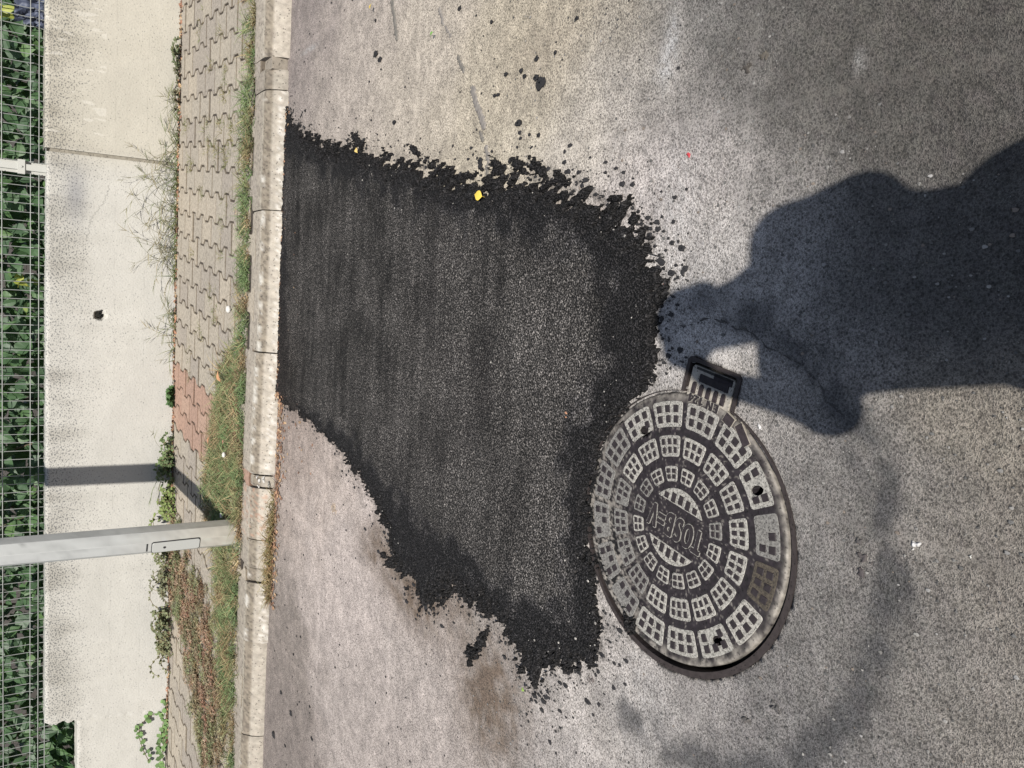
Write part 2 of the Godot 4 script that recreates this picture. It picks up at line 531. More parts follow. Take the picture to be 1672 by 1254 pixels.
func road_tone(x: float, z: float) -> Color:
	var far := clampf(-z, 0.3, 5.0)
	var wx := x + tone_warp.get_noise_2d(x, z) * 0.045 * far
	var wz := z + tone_warp.get_noise_2d(x + 31.0, z - 17.0) * 0.06 * far
	var s := 0.035 + 0.05 * far
	s = 1.0 / (2.0 * s * s)
	var r := 0.0
	var g := 0.0
	var b := 0.0
	var w := 0.0
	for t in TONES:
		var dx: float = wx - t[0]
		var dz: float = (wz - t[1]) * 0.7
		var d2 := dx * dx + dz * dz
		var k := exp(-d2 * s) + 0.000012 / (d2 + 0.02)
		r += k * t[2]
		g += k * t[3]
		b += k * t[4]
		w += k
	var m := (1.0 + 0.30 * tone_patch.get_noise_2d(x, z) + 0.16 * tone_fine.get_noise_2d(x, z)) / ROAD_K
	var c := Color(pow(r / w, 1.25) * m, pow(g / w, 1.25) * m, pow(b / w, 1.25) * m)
	# old white paint rubbed into the road
	for q in [[0.61, -1.385, 0.06, 0.022, 0.75], [0.56, -1.40, 0.035, 0.03, 0.45], [0.47, -0.895, 0.02, 0.012, 0.3], [1.16, -3.9, 0.012, 0.1, 0.6], [-0.93, -1.3, 0.12, 0.1, 0.25], [0.25, -1.33, 0.12, 0.07, 0.3]]:
		var e: float = exp(-pow((x - q[0]) / q[2], 2) - pow((z - q[1]) / q[3], 2)) * q[4]
		if e > 0.02:
			c = c.lerp(Color(0.58, 0.56, 0.54), clampf(e * (1.0 + 1.2 * tone_fine.get_noise_2d(x * 2, z * 2)), 0, 1))
	# the worn round cut about the cover, dark with old bitumen
	var rx := x - COVER.x
	var rz := z - COVER.z
	var rr := sqrt(rx * rx + rz * rz) + tone_warp.get_noise_2d(x * 2.0, z * 2.0) * 0.028
	if rz > -0.12 or rx < -0.25:
		var e := exp(-pow((rr - 0.508) / 0.040, 2)) * smoothstep(-0.12, 0.12, rz + maxf(-rx - 0.3, 0.0)) * clampf(0.78 + tone_patch.get_noise_2d(x * 1.4, z * 1.4) * 1.2, 0, 1)
		c = c.lerp(Color(0.058, 0.058, 0.061), clampf(e, 0, 0.74))
	# a smear of binder round the patch
	if x > -1.4 and x < 1.05 and z < -1.3:
		var sd := sample(patch_sd, 60, (x + 1.4) / 0.045, (z + 4.3) / 0.045)
		if sd < 0.0:
			var e := exp(sd / 0.03) * clampf(0.30 + tone_patch.get_noise_2d(x * 2.5, z * 2.5) * 1.2, 0, 0.75)
			c = c.lerp(Color(0.075, 0.066, 0.06), e)
	for q in SOILED:
		var e: float = exp(-pow((x - q[0]) / q[2], 2) - pow((z - q[1]) / q[3], 2)) * q[4]
		if e > 0.02:
			c = c.lerp(Color(0.205, 0.15, 0.108), clampf(e * (0.8 + 0.6 * tone_patch.get_noise_2d(x * 2, z * 2)), 0, 1))
	return Color(c.r, c.g * 1.012, c.b * 1.03)

var patch_sd := PackedFloat32Array()

func road() -> void:
	patch_sd = coarse(poly_of(PATCH), -1.4, -4.3, 60, 70, 0.045)
	var x0 := -3.3
	var x1 := 2.5
	var z0 := -4.3
	var z1 := -0.3
	var nx := 484
	var nz := 334
	var p := PackedVector3Array()
	var c := PackedColorArray()
	p.resize(nx * nz)
	c.resize(nx * nz)
	var und := noise(44, 1.2, 2)
	var cosn := cos(TURN)
	var sinn := sin(TURN)
	for j in nz:
		var z := lerpf(z0, z1, float(j) / (nz - 1))
		for i in nx:
			var x := lerpf(x0, x1, float(i) / (nx - 1))
			var y := und.get_noise_2d(x, z) * 0.003 * minf(1.0, minf(x - x0, x1 - x) * 4.0) * minf(1.0, (z1 - z) * 4.0) - 0.001
			var fx := x - FRAME.x
			var fz := z - FRAME.z
			var near := sqrt(fx * fx + fz * fz)
			var lx := (x - COVER.x) * cosn - (z - COVER.z) * sinn
			var lz := (x - COVER.x) * sinn + (z - COVER.z) * cosn
			if near < 0.309 or (lx > 0.2 and lx < 0.375 and absf(lz) < 0.066):
				y = -0.3
			elif near < 0.45:
				y = minf(y, 0.0)
			p[j * nx + i] = Vector3(x, y, z)
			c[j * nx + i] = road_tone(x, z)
	var b := B.new()
	b.grid(p, nx, c)
	var o := base("road")
	kind(o, "structure")
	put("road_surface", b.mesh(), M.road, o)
	# the rest of the carriageway
	var rest := B.new()
	for q in [[-14.0, x0, -4.3, 4.0], [x1, 14.0, -4.3, 4.0], [x0, x1, z1, 4.0]]:
		var mx := int((q[1] - q[0]) / 0.25) + 1
		var mz := int((q[3] - q[2]) / 0.25) + 1
		var pp := PackedVector3Array()
		var cc := PackedColorArray()
		for j in mz:
			for i in mx:
				var x := lerpf(q[0], q[1], float(i) / (mx - 1))
				var z := lerpf(q[2], q[3], float(j) / (mz - 1))
				pp.append(Vector3(x, -0.001, z))
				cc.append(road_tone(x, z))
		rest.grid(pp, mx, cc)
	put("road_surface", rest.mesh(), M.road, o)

# ------------------------------------------------------------------ kerb
func kerb() -> void:
	var o := base("kerb")
	kind(o, "structure")
	# x from, x to, set back, lift, tilt, paint on the edge, how pale
	var list := [
		[2.45, 1.71, 0.0, 0.012, 0.0, 0.2, 0.9], [1.70, 1.182, 0.0, 0.010, 0.0, 0.35, 0.95], [1.125, 1.024, 0.012, 0.0, 0.0, 0.1, 0.75], [1.018, 0.408, 0.006, 0.0, 0.0, 0.5, 0.85], [0.403, -0.343, -0.002, -0.004, 0.0, 0.9, 0.95],
		[-0.350, -1.018, 0.02, 0.004, 0.035, 1.0, 0.95], [-1.030, -1.090, 0.042, -0.012, 0.0, 0.0, 0.82], [-1.098, -1.391, 0.045, 0.0, 0.02, 0.15, 1.0], [-1.398, -1.558, 0.06, -0.004, 0.0, 0.1, 0.85], [-1.563, -1.634, 0.065, -0.008, 0.0, 0.3, 0.8],
		[-1.641, -1.986, 0.055, 0.004, 0.0, 0.6, 0.84], [-1.993, -2.544, 0.07, 0.0, 0.0, 0.25, 0.86], [-2.550, -3.25, 0.075, 0.004, 0.0, 0.2, 0.84], [-3.262, -3.95, 0.075, 0.0, 0.0, 0.2, 0.95]]
	var n := noise(51, 14.0, 3)
	var nf := noise(52, 45.0, 2)
	var prof := [[-4.196, -0.03], [-4.199, 0.0], [-4.206, 0.02], [-4.215, 0.035], [-4.224, 0.05], [-4.234, 0.062], [-4.244, 0.074], [-4.254, 0.085], [-4.263, 0.093], [-4.273, 0.099], [-4.285, 0.102], [-4.31, 0.103], [-4.34, 0.104], [-4.37, 0.104], [-4.40, 0.104], [-4.43, 0.104], [-4.447, 0.102], [-4.455, 0.094], [-4.457, 0.04]]
	for k in list.size():
		var q = list[k]
		var b := B.new()
		var m := maxi(6, int(absf(q[1] - q[0]) / 0.012))
		var p := PackedVector3Array()
		var c := PackedColorArray()
		for j in m + 1:
			var t := float(j) / m
			var x: float = lerpf(q[0], q[1], t)
			var end := minf(t, 1.0 - t) * absf(q[1] - q[0])
			for i in prof.size():
				var z: float = prof[i][0] - q[2] - q[4] * (t - 0.5)
				var y: float = prof[i][1] + (q[3] if i > 1 else 0.0)
				var wear := n.get_noise_3d(x, y * 3.0, z + k * 3.0)
				var edge := 1.0 if i > 7 and i < 11 else 0.35
				y += wear * 0.0028 * edge if i > 2 else 0.0
				z -= nf.get_noise_2d(x, y + k) * 0.001 + maxf(wear, 0) * 0.004 * edge
				if end < 0.012:
					y -= (0.012 - end) * 0.45 if i > 5 else 0.0
					z -= (0.012 - end) * 0.5 if i < 12 else 0.0
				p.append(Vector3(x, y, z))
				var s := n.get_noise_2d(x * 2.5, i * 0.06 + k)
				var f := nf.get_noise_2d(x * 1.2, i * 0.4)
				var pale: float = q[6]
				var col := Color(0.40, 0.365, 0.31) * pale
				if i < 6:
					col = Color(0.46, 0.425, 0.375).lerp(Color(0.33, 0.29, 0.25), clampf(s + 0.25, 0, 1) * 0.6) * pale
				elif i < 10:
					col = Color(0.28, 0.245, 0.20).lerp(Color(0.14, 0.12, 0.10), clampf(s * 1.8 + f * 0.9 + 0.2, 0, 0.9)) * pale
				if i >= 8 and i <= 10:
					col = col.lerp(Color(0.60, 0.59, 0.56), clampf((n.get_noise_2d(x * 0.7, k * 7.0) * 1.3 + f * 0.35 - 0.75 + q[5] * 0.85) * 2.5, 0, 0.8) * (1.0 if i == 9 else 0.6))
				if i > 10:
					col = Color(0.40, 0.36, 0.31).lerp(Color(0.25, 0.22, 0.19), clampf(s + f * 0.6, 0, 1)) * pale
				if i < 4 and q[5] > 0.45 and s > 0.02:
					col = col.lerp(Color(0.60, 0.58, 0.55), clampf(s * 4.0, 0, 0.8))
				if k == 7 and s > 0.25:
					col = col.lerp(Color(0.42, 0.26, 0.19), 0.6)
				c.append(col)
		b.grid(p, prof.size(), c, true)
		for e in [0, m]:
			for i in range(1, prof.size() - 1):
				b.tri(p[e * prof.size()], p[e * prof.size() + i], p[e * prof.size() + i + 1], Color(0.24, 0.21, 0.18), Vector3.RIGHT if e == 0 else Vector3.LEFT)
		put("kerb_stone", b.mesh(), M.kerb, o)
	# mortar and rubble in the wide joints
	var g := B.new()
	g.box(Vector3(-0.4, 0.005, -4.41), Vector3(5.6, 0.10, 0.09), Color(0.17, 0.15, 0.13))
	g.box(Vector3(1.155, 0.025, -4.335), Vector3(0.065, 0.11, 0.2), Color(0.30, 0.27, 0.23))
	put("mortar", g.mesh(), M.kerb, o)
	var rr := RandomNumberGenerator.new()
	rr.seed = 8
	var white := planar(mat(Color(0.50, 0.485, 0.455), 0.95, false), null, M.kerb.heightmap_texture, 0.2, 0.4)
	for q in [[-1.045, 0.045, -4.275, 0.022, 0], [-1.060, 0.062, -4.29, 0.018, 0], [-1.040, 0.07, -4.305, 0.016, 0], [-1.085, 0.064, -4.30, 0.014, 0], [-1.07, 0.02, -4.255, 0.016, 1]]:
		var ru := put("rubble", lump(Vector3(q[3], q[3] * 0.6, q[3] * 0.45), rr.randi() % 900, 0.8, 9, 6), white if q[4] == 0 else M.dust[q[4]], o, Vector3(q[0], q[1], q[2]))
		ru.rotation = Vector3(1.0, rr.randf() * 0.5, rr.randf() * 0.5)

func lump_points(r: Vector3, s: int, nu := 12, nv := 8, rough := 0.3) -> PackedVector3Array:
	var n := noise(s, 1.1, 2)
	var p := PackedVector3Array()
	for j in nv + 1:
		var th := PI * j / nv
		for i in nu + 1:
			var ph := TAU * (i % nu) / nu
			var d := Vector3(sin(th) * cos(ph), cos(th), sin(th) * sin(ph))
			p.append(d * r * (1.0 + rough * n.get_noise_3dv(d * 1.4)))
	return p

func lump(r: Vector3, s: int, rough := 0.35, nu := 8, nv := 5) -> ArrayMesh:
	var b := B.new()
	b.grid(lump_points(r, s, nu, nv, rough), nu + 1, PackedColorArray(), false)
	return b.mesh()

# ------------------------------------------------------------------ pavement of I-shaped pavers
const PITCH := 0.157
const LONG := 0.235
func paver_mesh(seed_: int) -> ArrayMesh:
	var a := 0.017
	var h := LONG / 2
	var w := PITCH / 2
	var g := 0.0034
	var half := [[-h + g * 1.5, w + a], [-h * 0.66, w + a], [-h * 0.34, w - a], [h * 0.34, w - a], [h * 0.66, w + a], [h - g * 1.5, w + a]]
	var pts := PackedVector2Array()
	for q in half:
		pts.append(Vector2(q[1] - g - 0.115 * q[0], q[0]))
	for i in half.size():
		var q = half[half.size() - 1 - i]
		pts.append(Vector2(-q[1] + g - 0.115 * q[0], q[0]))
	var r := RandomNumberGenerator.new()
	r.seed = seed_
	for i in pts.size():
		pts[i] += Vector2(r.randf_range(-1, 1), r.randf_range(-1, 1)) * 0.0012
	var b := B.new()
	b.slab(pts, -0.05, 0.0, 0.0045, Color.WHITE, Color(0.46, 0.43, 0.39))
	return b.mesh()

func pavement() -> void:
	var o := base("pavement")
	kind(o, "structure")
	var bed := B.new()
	var p := PackedVector3Array()
	var c := PackedColorArray()
	for j in 20:
		var z := lerpf(-4.44, -6.36, j / 19.0)
		for i in 81:
			var x := lerpf(-9.0, 7.0, i / 80.0)
			p.append(Vector3(x, pave_y(z) - 0.006, z))
			c.append(Color(0.055, 0.046, 0.036))
	bed.grid(p, 81, c, true)
	put("bedding_sand", bed.mesh(), M.kerb, o)
	var shapes := []
	for i in 5:
		shapes.append(paver_mesh(100 + i))
	var sett := noise(53, 1.4, 2)
	var r := RandomNumberGenerator.new()
	r.seed = 17
	var more := {}
	for col in range(-40, 32):
		for row in range(-1, 9):
			var z := -4.475 - LONG * row - (LONG * 0.5 if col & 1 else 0.0)
			if z > -4.44 or z < -6.31:
				continue
			var x := col * PITCH - 0.115 * (z + 5.6) + 0.045
			var at := Vector3(x, pave_y(z) + sett.get_noise_2d(x, z) * 0.006 + r.randf_range(-0.0012, 0.0012), z)
			var mi := r.randi() % 5
			var red := col >= -7 and col <= -5
			var m: Material = M.red[r.randi() % 3] if red else M.paver[mi]
			var tilt := Basis.from_euler(Vector3(0.025 + r.randf_range(-0.008, 0.008), r.randf_range(-0.01, 0.01), r.randf_range(-0.008, 0.008)))
			var lim := lerpf(1.0, 0.0, (z + 6.31) / 1.87)
			var seen := x > -2.9 - 1.15 * lim and x < 1.6 + 0.5 * lim
			if seen:
				var e := put("paving_stone", shapes[r.randi() % 5], m, o)
				e.transform = Transform3D(tilt, at)
			else:
				if not more.has(mi):
					more[mi] = SurfaceTool.new()
					more[mi].begin(Mesh.PRIMITIVE_TRIANGLES)
				more[mi].append_from(shapes[r.randi() % 5], 0, Transform3D(tilt, at))
	for k in more:
		kind(put("paving_stones", more[k].commit(), M.paver[k], o), "stuff")

# ------------------------------------------------------------------ wall
func wall_point(x: float, y: float) -> Vector2:
	return Vector2((x + 4.8) / 7.2, (1.0 - y) / 0.95)

func wall() -> void:
	var o := base("retaining_wall", Vector3(0, 0, 0))
	tag(o, "low pale concrete retaining wall with a round weep hole between pavement and wire fence", "wall")
	var n := noise(61, 6.0, 3)
	var n2 := noise(62, 30.0, 3)
	# the middle section with its broken left end, then the right one, then the lower one on the left
	for q in [[0, -3.3, 0.838, 0.972, 0.0], [1, 0.862, 5.5, 0.982, 0.004], [2, -9.0, -3.1, 0.762, -0.035]]:
		var nx := int((q[2] - q[1]) / 0.0125)
		var ny := 64
		var p := PackedVector3Array()
		var uvs := PackedVector2Array()
		for j in ny + 10:
			for i in nx + 1:
				var t := float(i) / nx
				var y: float
				var z: float = WALL_Z + q[4]
				if j < ny:
					y = lerpf(0.08, q[3], float(j) / (ny - 1))
				else:
					y = q[3]
				var l: float = q[1]
				var rr: float = q[2]
				if q[0] == 0:
					l = -3.335 + 0.075 * smoothstep(0.2, 0.95, y) + n2.get_noise_2d(y * 0.6, 3.0) * 0.03 - 0.02 * smoothstep(0.93, 0.975, y) * -1.0
					rr += -0.017 * (y - 0.15) / 0.8
				elif q[0] == 1:
					l += -0.017 * (y - 0.15) / 0.8
				var x := lerpf(l, rr, t)
				if q[0] == 0 and j < ny:
					var hd := Vector2(x + 0.268, (y - 0.643) * 0.95)
					if hd.length() < 0.027:
						z -= 0.12
						if hd.length() > 0.0135:
							hd = hd.normalized() * 0.0255
							x = hd.x - 0.268
							y = 0.643 + hd.y / 0.95
				z += n.get_noise_2d(x, y) * 0.002
				# rounded top edge, a little chipped
				var up: float = q[3] - y
				if up < 0.014:
					var e := (0.014 - up) / 0.014
					z -= 0.010 * e * e + maxf(n2.get_noise_2d(x * 0.6, 7.0), 0) * 0.02 * e
				if j >= ny:
					z -= (j - ny + 1) * 0.022
					y += n2.get_noise_2d(x, z) * 0.003
				if t < 0.004 or t > 1.0 - 0.002:
					z -= 0.006
				p.append(Vector3(x, y, z))
				uvs.append(wall_point(clampf(x, -4.7, 2.3), y - (0.02 if j >= ny else 0.0)))
		var b := B.new()
		b.grid(p, nx + 1, PackedColorArray(), true, uvs)
		# the two ends
		for s in [0, nx]:
			for j in ny + 9:
				var a := p[j * (nx + 1) + s]
				var d := p[(j + 1) * (nx + 1) + s]
				if a.y < d.y:
					var k := b.v.size()
					b.quad(a, d, Vector3(d.x, d.y, WALL_Z - 0.22), Vector3(a.x, a.y, WALL_Z - 0.22), Color.WHITE, Vector3.LEFT if s == 0 else Vector3.RIGHT)
					for u in b.v.size() - k:
						b.uv.append(wall_point(clampf(a.x, -4.7, 2.3), a.y))
		put("wall_section", b.mesh(), M.wall, o)
	var f := B.new()
	f.box(Vector3(0.85, 0.5, WALL_Z - 0.12), Vector3(0.06, 0.9, 0.2), Color(0.30, 0.28, 0.24))
	put("joint_filler", f.mesh(), M.kerb, o)
	var h := B.new()
	h.box(Vector3(-0.268, 0.643, WALL_Z - 0.16), Vector3(0.08, 0.08, 0.03), Color(0.02, 0.02, 0.02))
	put("weep_hole", h.mesh(), M.kerb, o)

# ------------------------------------------------------------------ land behind and beyond
func land() -> void:
	var g := B.new()
	g.quad(Vector3(-300, -0.45, 300), Vector3(300, -0.45, 300), Vector3(300, -0.45, -300), Vector3(-300, -0.45, -300), Color.WHITE, Vector3.UP)
	kind(put("ground", g.mesh(), M.soil), "structure")
	var n := noise(71, 0.9, 3)
	var p := PackedVector3Array()
	for j in 26:
		for i in 121:
			var x := -12.0 + i * 0.2
			var z := -6.5 - j * j * 0.03
			p.append(Vector3(x, 0.52 + n.get_noise_2d(x, z) * 0.08, z))
	var b := B.new()
	b.grid(p, 121, PackedColorArray(), true)
	kind(put("earth_bank", b.mesh(), M.soil), "structure")

# ------------------------------------------------------------------ hedge
func leaf_mesh(seed_: int, wide: float) -> ArrayMesh:
	var r := RandomNumberGenerator.new()
	r.seed = seed_
	var b := B.new()
	var prof := [0.0, 0.55, 0.95, 1.0, 0.86, 0.58, 0.26, 0.0]
	var m := prof.size()
	var curl := r.randf_range(0.1, 0.35)
	var fold := r.randf_range(0.1, 0.3)
	var side := r.randf_range(-0.12, 0.12)
	var mid := []
	var lf := []
	var rt := []
	for i in m:
		var t := float(i) / (m - 1)
		var c := Vector3(side * t * t, -curl * t * t, -t)
		var w: float = prof[i] * wide * (1.0 + r.randf_range(-0.06, 0.06))
		mid.append(c)
		lf.append(c + Vector3(-w, w * fold + r.randf_range(-0.015, 0.015), 0.03 * w))
		rt.append(c + Vector3(w, w * fold + r.randf_range(-0.015, 0.015), 0.03 * w))
	for i in m - 1:
		b.quad(mid[i], rt[i], rt[i + 1], mid[i + 1], Color.WHITE, Vector3.UP)
		b.quad(lf[i], mid[i], mid[i + 1], lf[i + 1], Color.WHITE, Vector3.UP)
	b.tube(Vector3(0, 0.0, 0.28), Vector3.ZERO, 0.012, 0.012, 4, Color.WHITE, false)
	return b.mesh()

func leaf_pose(r: RandomNumberGenerator, at: Vector3, size: float) -> Transform3D:
	var face := Vector3(r.randf_range(-0.75, 0.75), r.randf_range(0.05, 1.1), r.randf_range(0.25, 1.0)).normalized()
	var tip := Vector3(r.randf_range(-1, 1), r.randf_range(-1.0, 0.35), r.randf_range(-0.2, 0.6))
	tip = (tip - face * tip.dot(face)).normalized()
	var bas := Basis(face.cross(-tip).normalized() * -1.0, face, -tip)
	bas.x = bas.y.cross(bas.z)
	return Transform3D(bas.scaled(Vector3.ONE * size), at)

func hedge() -> void:
	var o := base("hedge", Vector3(0, 0.52, -6.8))
	tag(o, "dark green broad leaved hedge growing close behind the wire fence", "hedge")
	var r := RandomNumberGenerator.new()
	r.seed = 91
	var shapes := []
	for i in 5:
		shapes.append(leaf_mesh(200 + i, [0.36, 0.44, 0.30, 0.40, 0.24][i]))
	var back := Vector3(0, -0.52, 6.8)
	var yellow := noise(92, 0.9, 2)
	for k in 285:
		var x := r.randf_range(-4.15, 2.25)
		var y := r.randf_range(0.93, 1.32)
		if x < -3.2 and r.randf() < 0.5:
			y = r.randf_range(0.72, 1.0)
		var z := r.randf_range(-6.62, -6.43)
		var pick: int = [0, 1, 3, 3, 1, 2][r.randi() % 6]
		var yv := yellow.get_noise_2d(x, y)
		if yv > 0.42 or (absf(x + 0.25) < 0.22 and r.randf() < 0.45) or (x < -3.0 and r.randf() < 0.14):
			pick = 4 if r.randf() < 0.6 else 5
		var e := put("leaf", shapes[r.randi() % 5], M.leaf[pick], o)
		e.transform = leaf_pose(r, Vector3(x, y, z) + back, r.randf_range(0.07, 0.135))
	for pick in 4:
		var mm := MultiMesh.new()
		mm.transform_format = MultiMesh.TRANSFORM_3D
		mm.mesh = shapes[pick]
		mm.instance_count = 3200
		for k in 3200:
			var z := r.randf_range(-7.5, -6.58)
			mm.set_instance_transform(k, leaf_pose(r, Vector3(r.randf_range(-7.0, 5.5), r.randf_range(0.6, 2.1), z) + back, r.randf_range(0.07, 0.14)))
		var e := MultiMeshInstance3D.new()
		e.name = "foliage"
		e.multimesh = mm
		e.material_override = M.leaf[[3, 1, 3, 0][pick]]
		o.add_child(e, true)
		kind(e, "stuff")
	for k in 26:
		var x := r.randf_range(-6.0, 4.5)
		var b := B.new()
		var a := Vector3(x, 0.45, r.randf_range(-7.1, -6.65))
		for s in 5:
			var d := a + Vector3(r.randf_range(-0.12, 0.12), 0.28, r.randf_range(-0.07, 0.07))
			b.tube(a + back, d + back, 0.013 - s * 0.002, 0.011 - s * 0.002, 5)
			a = d
		put("stem", b.mesh(), M.stem, o)
	var blue := B.new()
	var n := noise(95, 9.0, 2)
	var p := PackedVector3Array()
	for j in 10:
		for i in 10:
			p.append(Vector3(i * 0.02 - 0.09, j * 0.022, n.get_noise_2d(i * 0.1, j * 0.1) * 0.06))
	blue.grid(p, 10, PackedColorArray(), true)
	var bm := mat(Color(0.05, 0.062, 0.10), 0.6)
	bm.cull_mode = BaseMaterial3D.CULL_DISABLED
	tag(put("plastic_sheet", blue.mesh(), bm, self, Vector3(1.73, 0.955, -6.41)), "crumpled scrap of blue plastic behind the fence at its right end", "plastic scrap")

# ------------------------------------------------------------------ fence
func fence() -> void:
	var o := base("wire_fence", Vector3(0, 0.97, -6.36))
	tag(o, "galvanised welded wire mesh fence standing on top of the concrete wall", "fence")
	var step := 0.0585
	# a wire with the V-fold near its foot
	var up := B.new()
	var pts := [Vector3(0, -0.03, 0), Vector3(0, 0.048, 0), Vector3(0, 0.072, 0.022), Vector3(0, 0.096, 0), Vector3(0, 0.30, 0), Vector3(0, 0.5, 0), Vector3(0, 0.524, 0.022), Vector3(0, 0.548, 0), Vector3(0, 1.0, 0)]
	for i in pts.size() - 1:
		up.tube(pts[i], pts[i + 1], 0.0028, 0.0028, 5, Color.WHITE, false)
	var up_mesh := up.mesh()
	for span in [[0.735, 3.26], [-1.905, 0.665], [-4.545, -1.975]]:
		var pn := Node3D.new()
		pn.name = "fence_panel"
		pn.position = Vector3(span[0], 0, 0)
		o.add_child(pn, true)
		var len: float = span[1] - span[0]
		var nn := int(len / step)
		for i in nn + 1:
			put("wire", up_mesh, M.wire, pn, Vector3(i * step + (len - nn * step) / 2, 0, 0))
		for h in [[0.002, 0.0], [0.043, 0.003], [0.092, 0.003], [0.255, 0.003], [0.41, 0.003], [0.5, 0.003], [0.55, 0.003], [0.75, 0.003], [0.97, 0.003]]:
			var b := B.new()
			b.tube(Vector3(0, h[0], h[1] + 0.003), Vector3(len, h[0], h[1] + 0.003), 0.003, 0.003, 5)
			put("wire", b.mesh(), M.wire, pn)
	for x in [3.3, 0.70, -1.94, -4.58]:
		var b := B.new()
		b.box(Vector3(0, 0.5, -0.018), Vector3(0.078, 1.04, 0.008))
		b.box(Vector3(0, 0.5, -0.034), Vector3(0.046, 1.04, 0.028))
		b.box(Vector3(0, 0.5, 0.001), Vector3(0.040, 1.04, 0.032))
		var ps := put("post", b.mesh(), M.post, o, Vector3(x, 0, 0))
		for y in [0.145, 0.62]:
			var cl := B.new()
			cl.box(Vector3(0, y, -0.004), Vector3(0.094, 0.042, 0.055))
			cl.box(Vector3(0, y - 0.023, -0.004), Vector3(0.06, 0.006, 0.04))
			cl.tube(Vector3(0, y, 0.023), Vector3(0, y, 0.031), 0.007, 0.006, 6)
			put("clamp", cl.mesh(), M.post, ps)

# ------------------------------------------------------------------ lamp post
func lamp_post() -> void:
	var at := Vector3(-1.428, 0.085, -4.60)
	var o := base("lamp_post", at)
	tag(o, "galvanised octagonal steel lamp post with service door behind the kerb", "lamp post")
	var b := B.new()
	var turn0 := deg_to_rad(-2.0)
	var n := noise(72, 3.0, 3)
	var rows := [2.0, 3.0, 4.0, 5.0, 6.0]
	for k in 60:
		rows.insert(k, k * 0.023)
	for s in 8:
		var t0 := turn0 + TAU * s / 8.0
		var t1 := turn0 + TAU * (s + 1) / 8.0
		var nn := Vector3(cos((t0 + t1) / 2), 0, sin((t0 + t1) / 2))
		var p := PackedVector3Array()
		var c := PackedColorArray()
		for y in rows:
			var r: float = 0.0785 - 0.0035 * y - (0.0015 if y < 0.05 else 0.0)
			var lx: float = 0.018 * y
			for k in 5:
				var t: float = k / 4.0
				# rounded corners between the flats
				var e: float = 0.988 if k == 0 or k == 4 else 1.0
				var q := Vector3(cos(t0), 0, sin(t0)).lerp(Vector3(cos(t1), 0, sin(t1)), [0.0, 0.07, 0.5, 0.93, 1.0][k]) * r * e
				p.append(q + Vector3(lx, y, 0))
				var v: float = 0.95 + n.get_noise_3d(s * 3.0 + t, y * 1.5, 0) * 0.22 + n.get_noise_3d(s * 3.0 + t * 4.0, y * 7.0, 5) * 0.12
				v *= 1.0 - 0.45 * clampf(n.get_noise_3d(s * 5.0 + t * 3.0, y * 5.0, 9) * 3.0 - 1.25, 0, 1)
				var soil := smoothstep(0.75, 0.0, y) * 0.55
				c.append(Color(1.0 * v, 1.0 * v, 1.0 * v).lerp(Color(0.98, 0.84, 0.64) * v, soil))
		b.grid(p, 5, c, false)
		# corner strips
		var e2 := B.new()
	b.tube(Vector3(0.108, 6.0, 0), Vector3(0.108, 6.02, 0), 0.058, 0.05, 8)
	put("shaft", b.mesh(), M.zinc, o)
	var foot := B.new()
	foot.tube(Vector3(0, -0.05, 0), Vector3(0, 0.012, 0), 0.12, 0.095, 16, Color(0.42, 0.38, 0.33))
	put("footing", foot.mesh(), M.kerb, o)
	# service door wrapped over the front flats, with its dark gap, lock and hanger slot
	var ang := turn0 + TAU * 2.0 / 8.0
	var face := ang + TAU / 16.0
	var door := base("door_part")
	remove_child(door)
	var out := Vector3(cos(face), 0, sin(face))
	var along := Vector3(-sin(face), 0, cos(face))
	var flat := 0.0785 * cos(PI / 8)
	for g in [[0.0022, 0.0, M.gap, "door_gap", 0.0035], [0.0062, 0.0, M.zinc, "door", 0.0]]:
		var d := B.new()
		var w: float = 0.032 + g[4]
		var y0: float = 0.232 - g[4]
		var y1: float = 0.478 + g[4]
		var rad := 0.012
		var q := PackedVector2Array()
		for k in 5:
			q.append(Vector2(-w + rad - rad * cos(PI / 2 * k / 4.0), y0 + rad - rad * sin(PI / 2 * k / 4.0)))
		for k in 5:
			q.append(Vector2(w - rad + rad * sin(PI / 2 * k / 4.0), y0 + rad - rad * cos(PI / 2 * k / 4.0)))
		for k in 5:
			q.append(Vector2(w - rad + rad * cos(PI / 2 * k / 4.0), y1 - rad + rad * sin(PI / 2 * k / 4.0)))
		for k in 5:
			q.append(Vector2(-w + rad - rad * sin(PI / 2 * k / 4.0), y1 - rad + rad * cos(PI / 2 * k / 4.0)))
		d.slab(q, -0.004, 0.0, 0.0012 if g[4] == 0.0 else 0.0, Color(0.96, 0.95, 0.92))
		var e: MeshInstance3D = put(g[3], d.mesh(), g[2], o)
		# plate lies in x/z with y out: turn it to stand against the flat
		e.basis = Basis(along, out, along.cross(out)) 
		e.position = out * (flat - 0.0012 + g[0]) + Vector3(0.006, 0, 0)
		if (e.basis * Vector3(0, 0, 1)).y < 0:
			e.basis = Basis(-along, out, (-along).cross(out))
		if g[3] == "door":
			var lk := B.new()
			lk.tube(Vector3(0.002, -0.001, 0.415), Vector3(0.002, 0.0012, 0.415), 0.0075, 0.0075, 10)
			put("lock", lk.mesh(), M.gap, e)
	var sl := B.new()
	sl.box(Vector3(0, 0.0, 0), Vector3(0.05, 0.007, 0.004))
	var so := put("slot", sl.mesh(), M.gap, o, out * (flat - 0.0018) + Vector3(0.009, 0.503, 0))
	so.basis = Basis(along, Vector3.UP, along.cross(Vector3.UP))
	# lamp head, far above the picture
	var arm := B.new()
	arm.tube(Vector3(0.108, 5.95, 0), Vector3(0.108, 6.25, 0.5), 0.03, 0.026, 8)
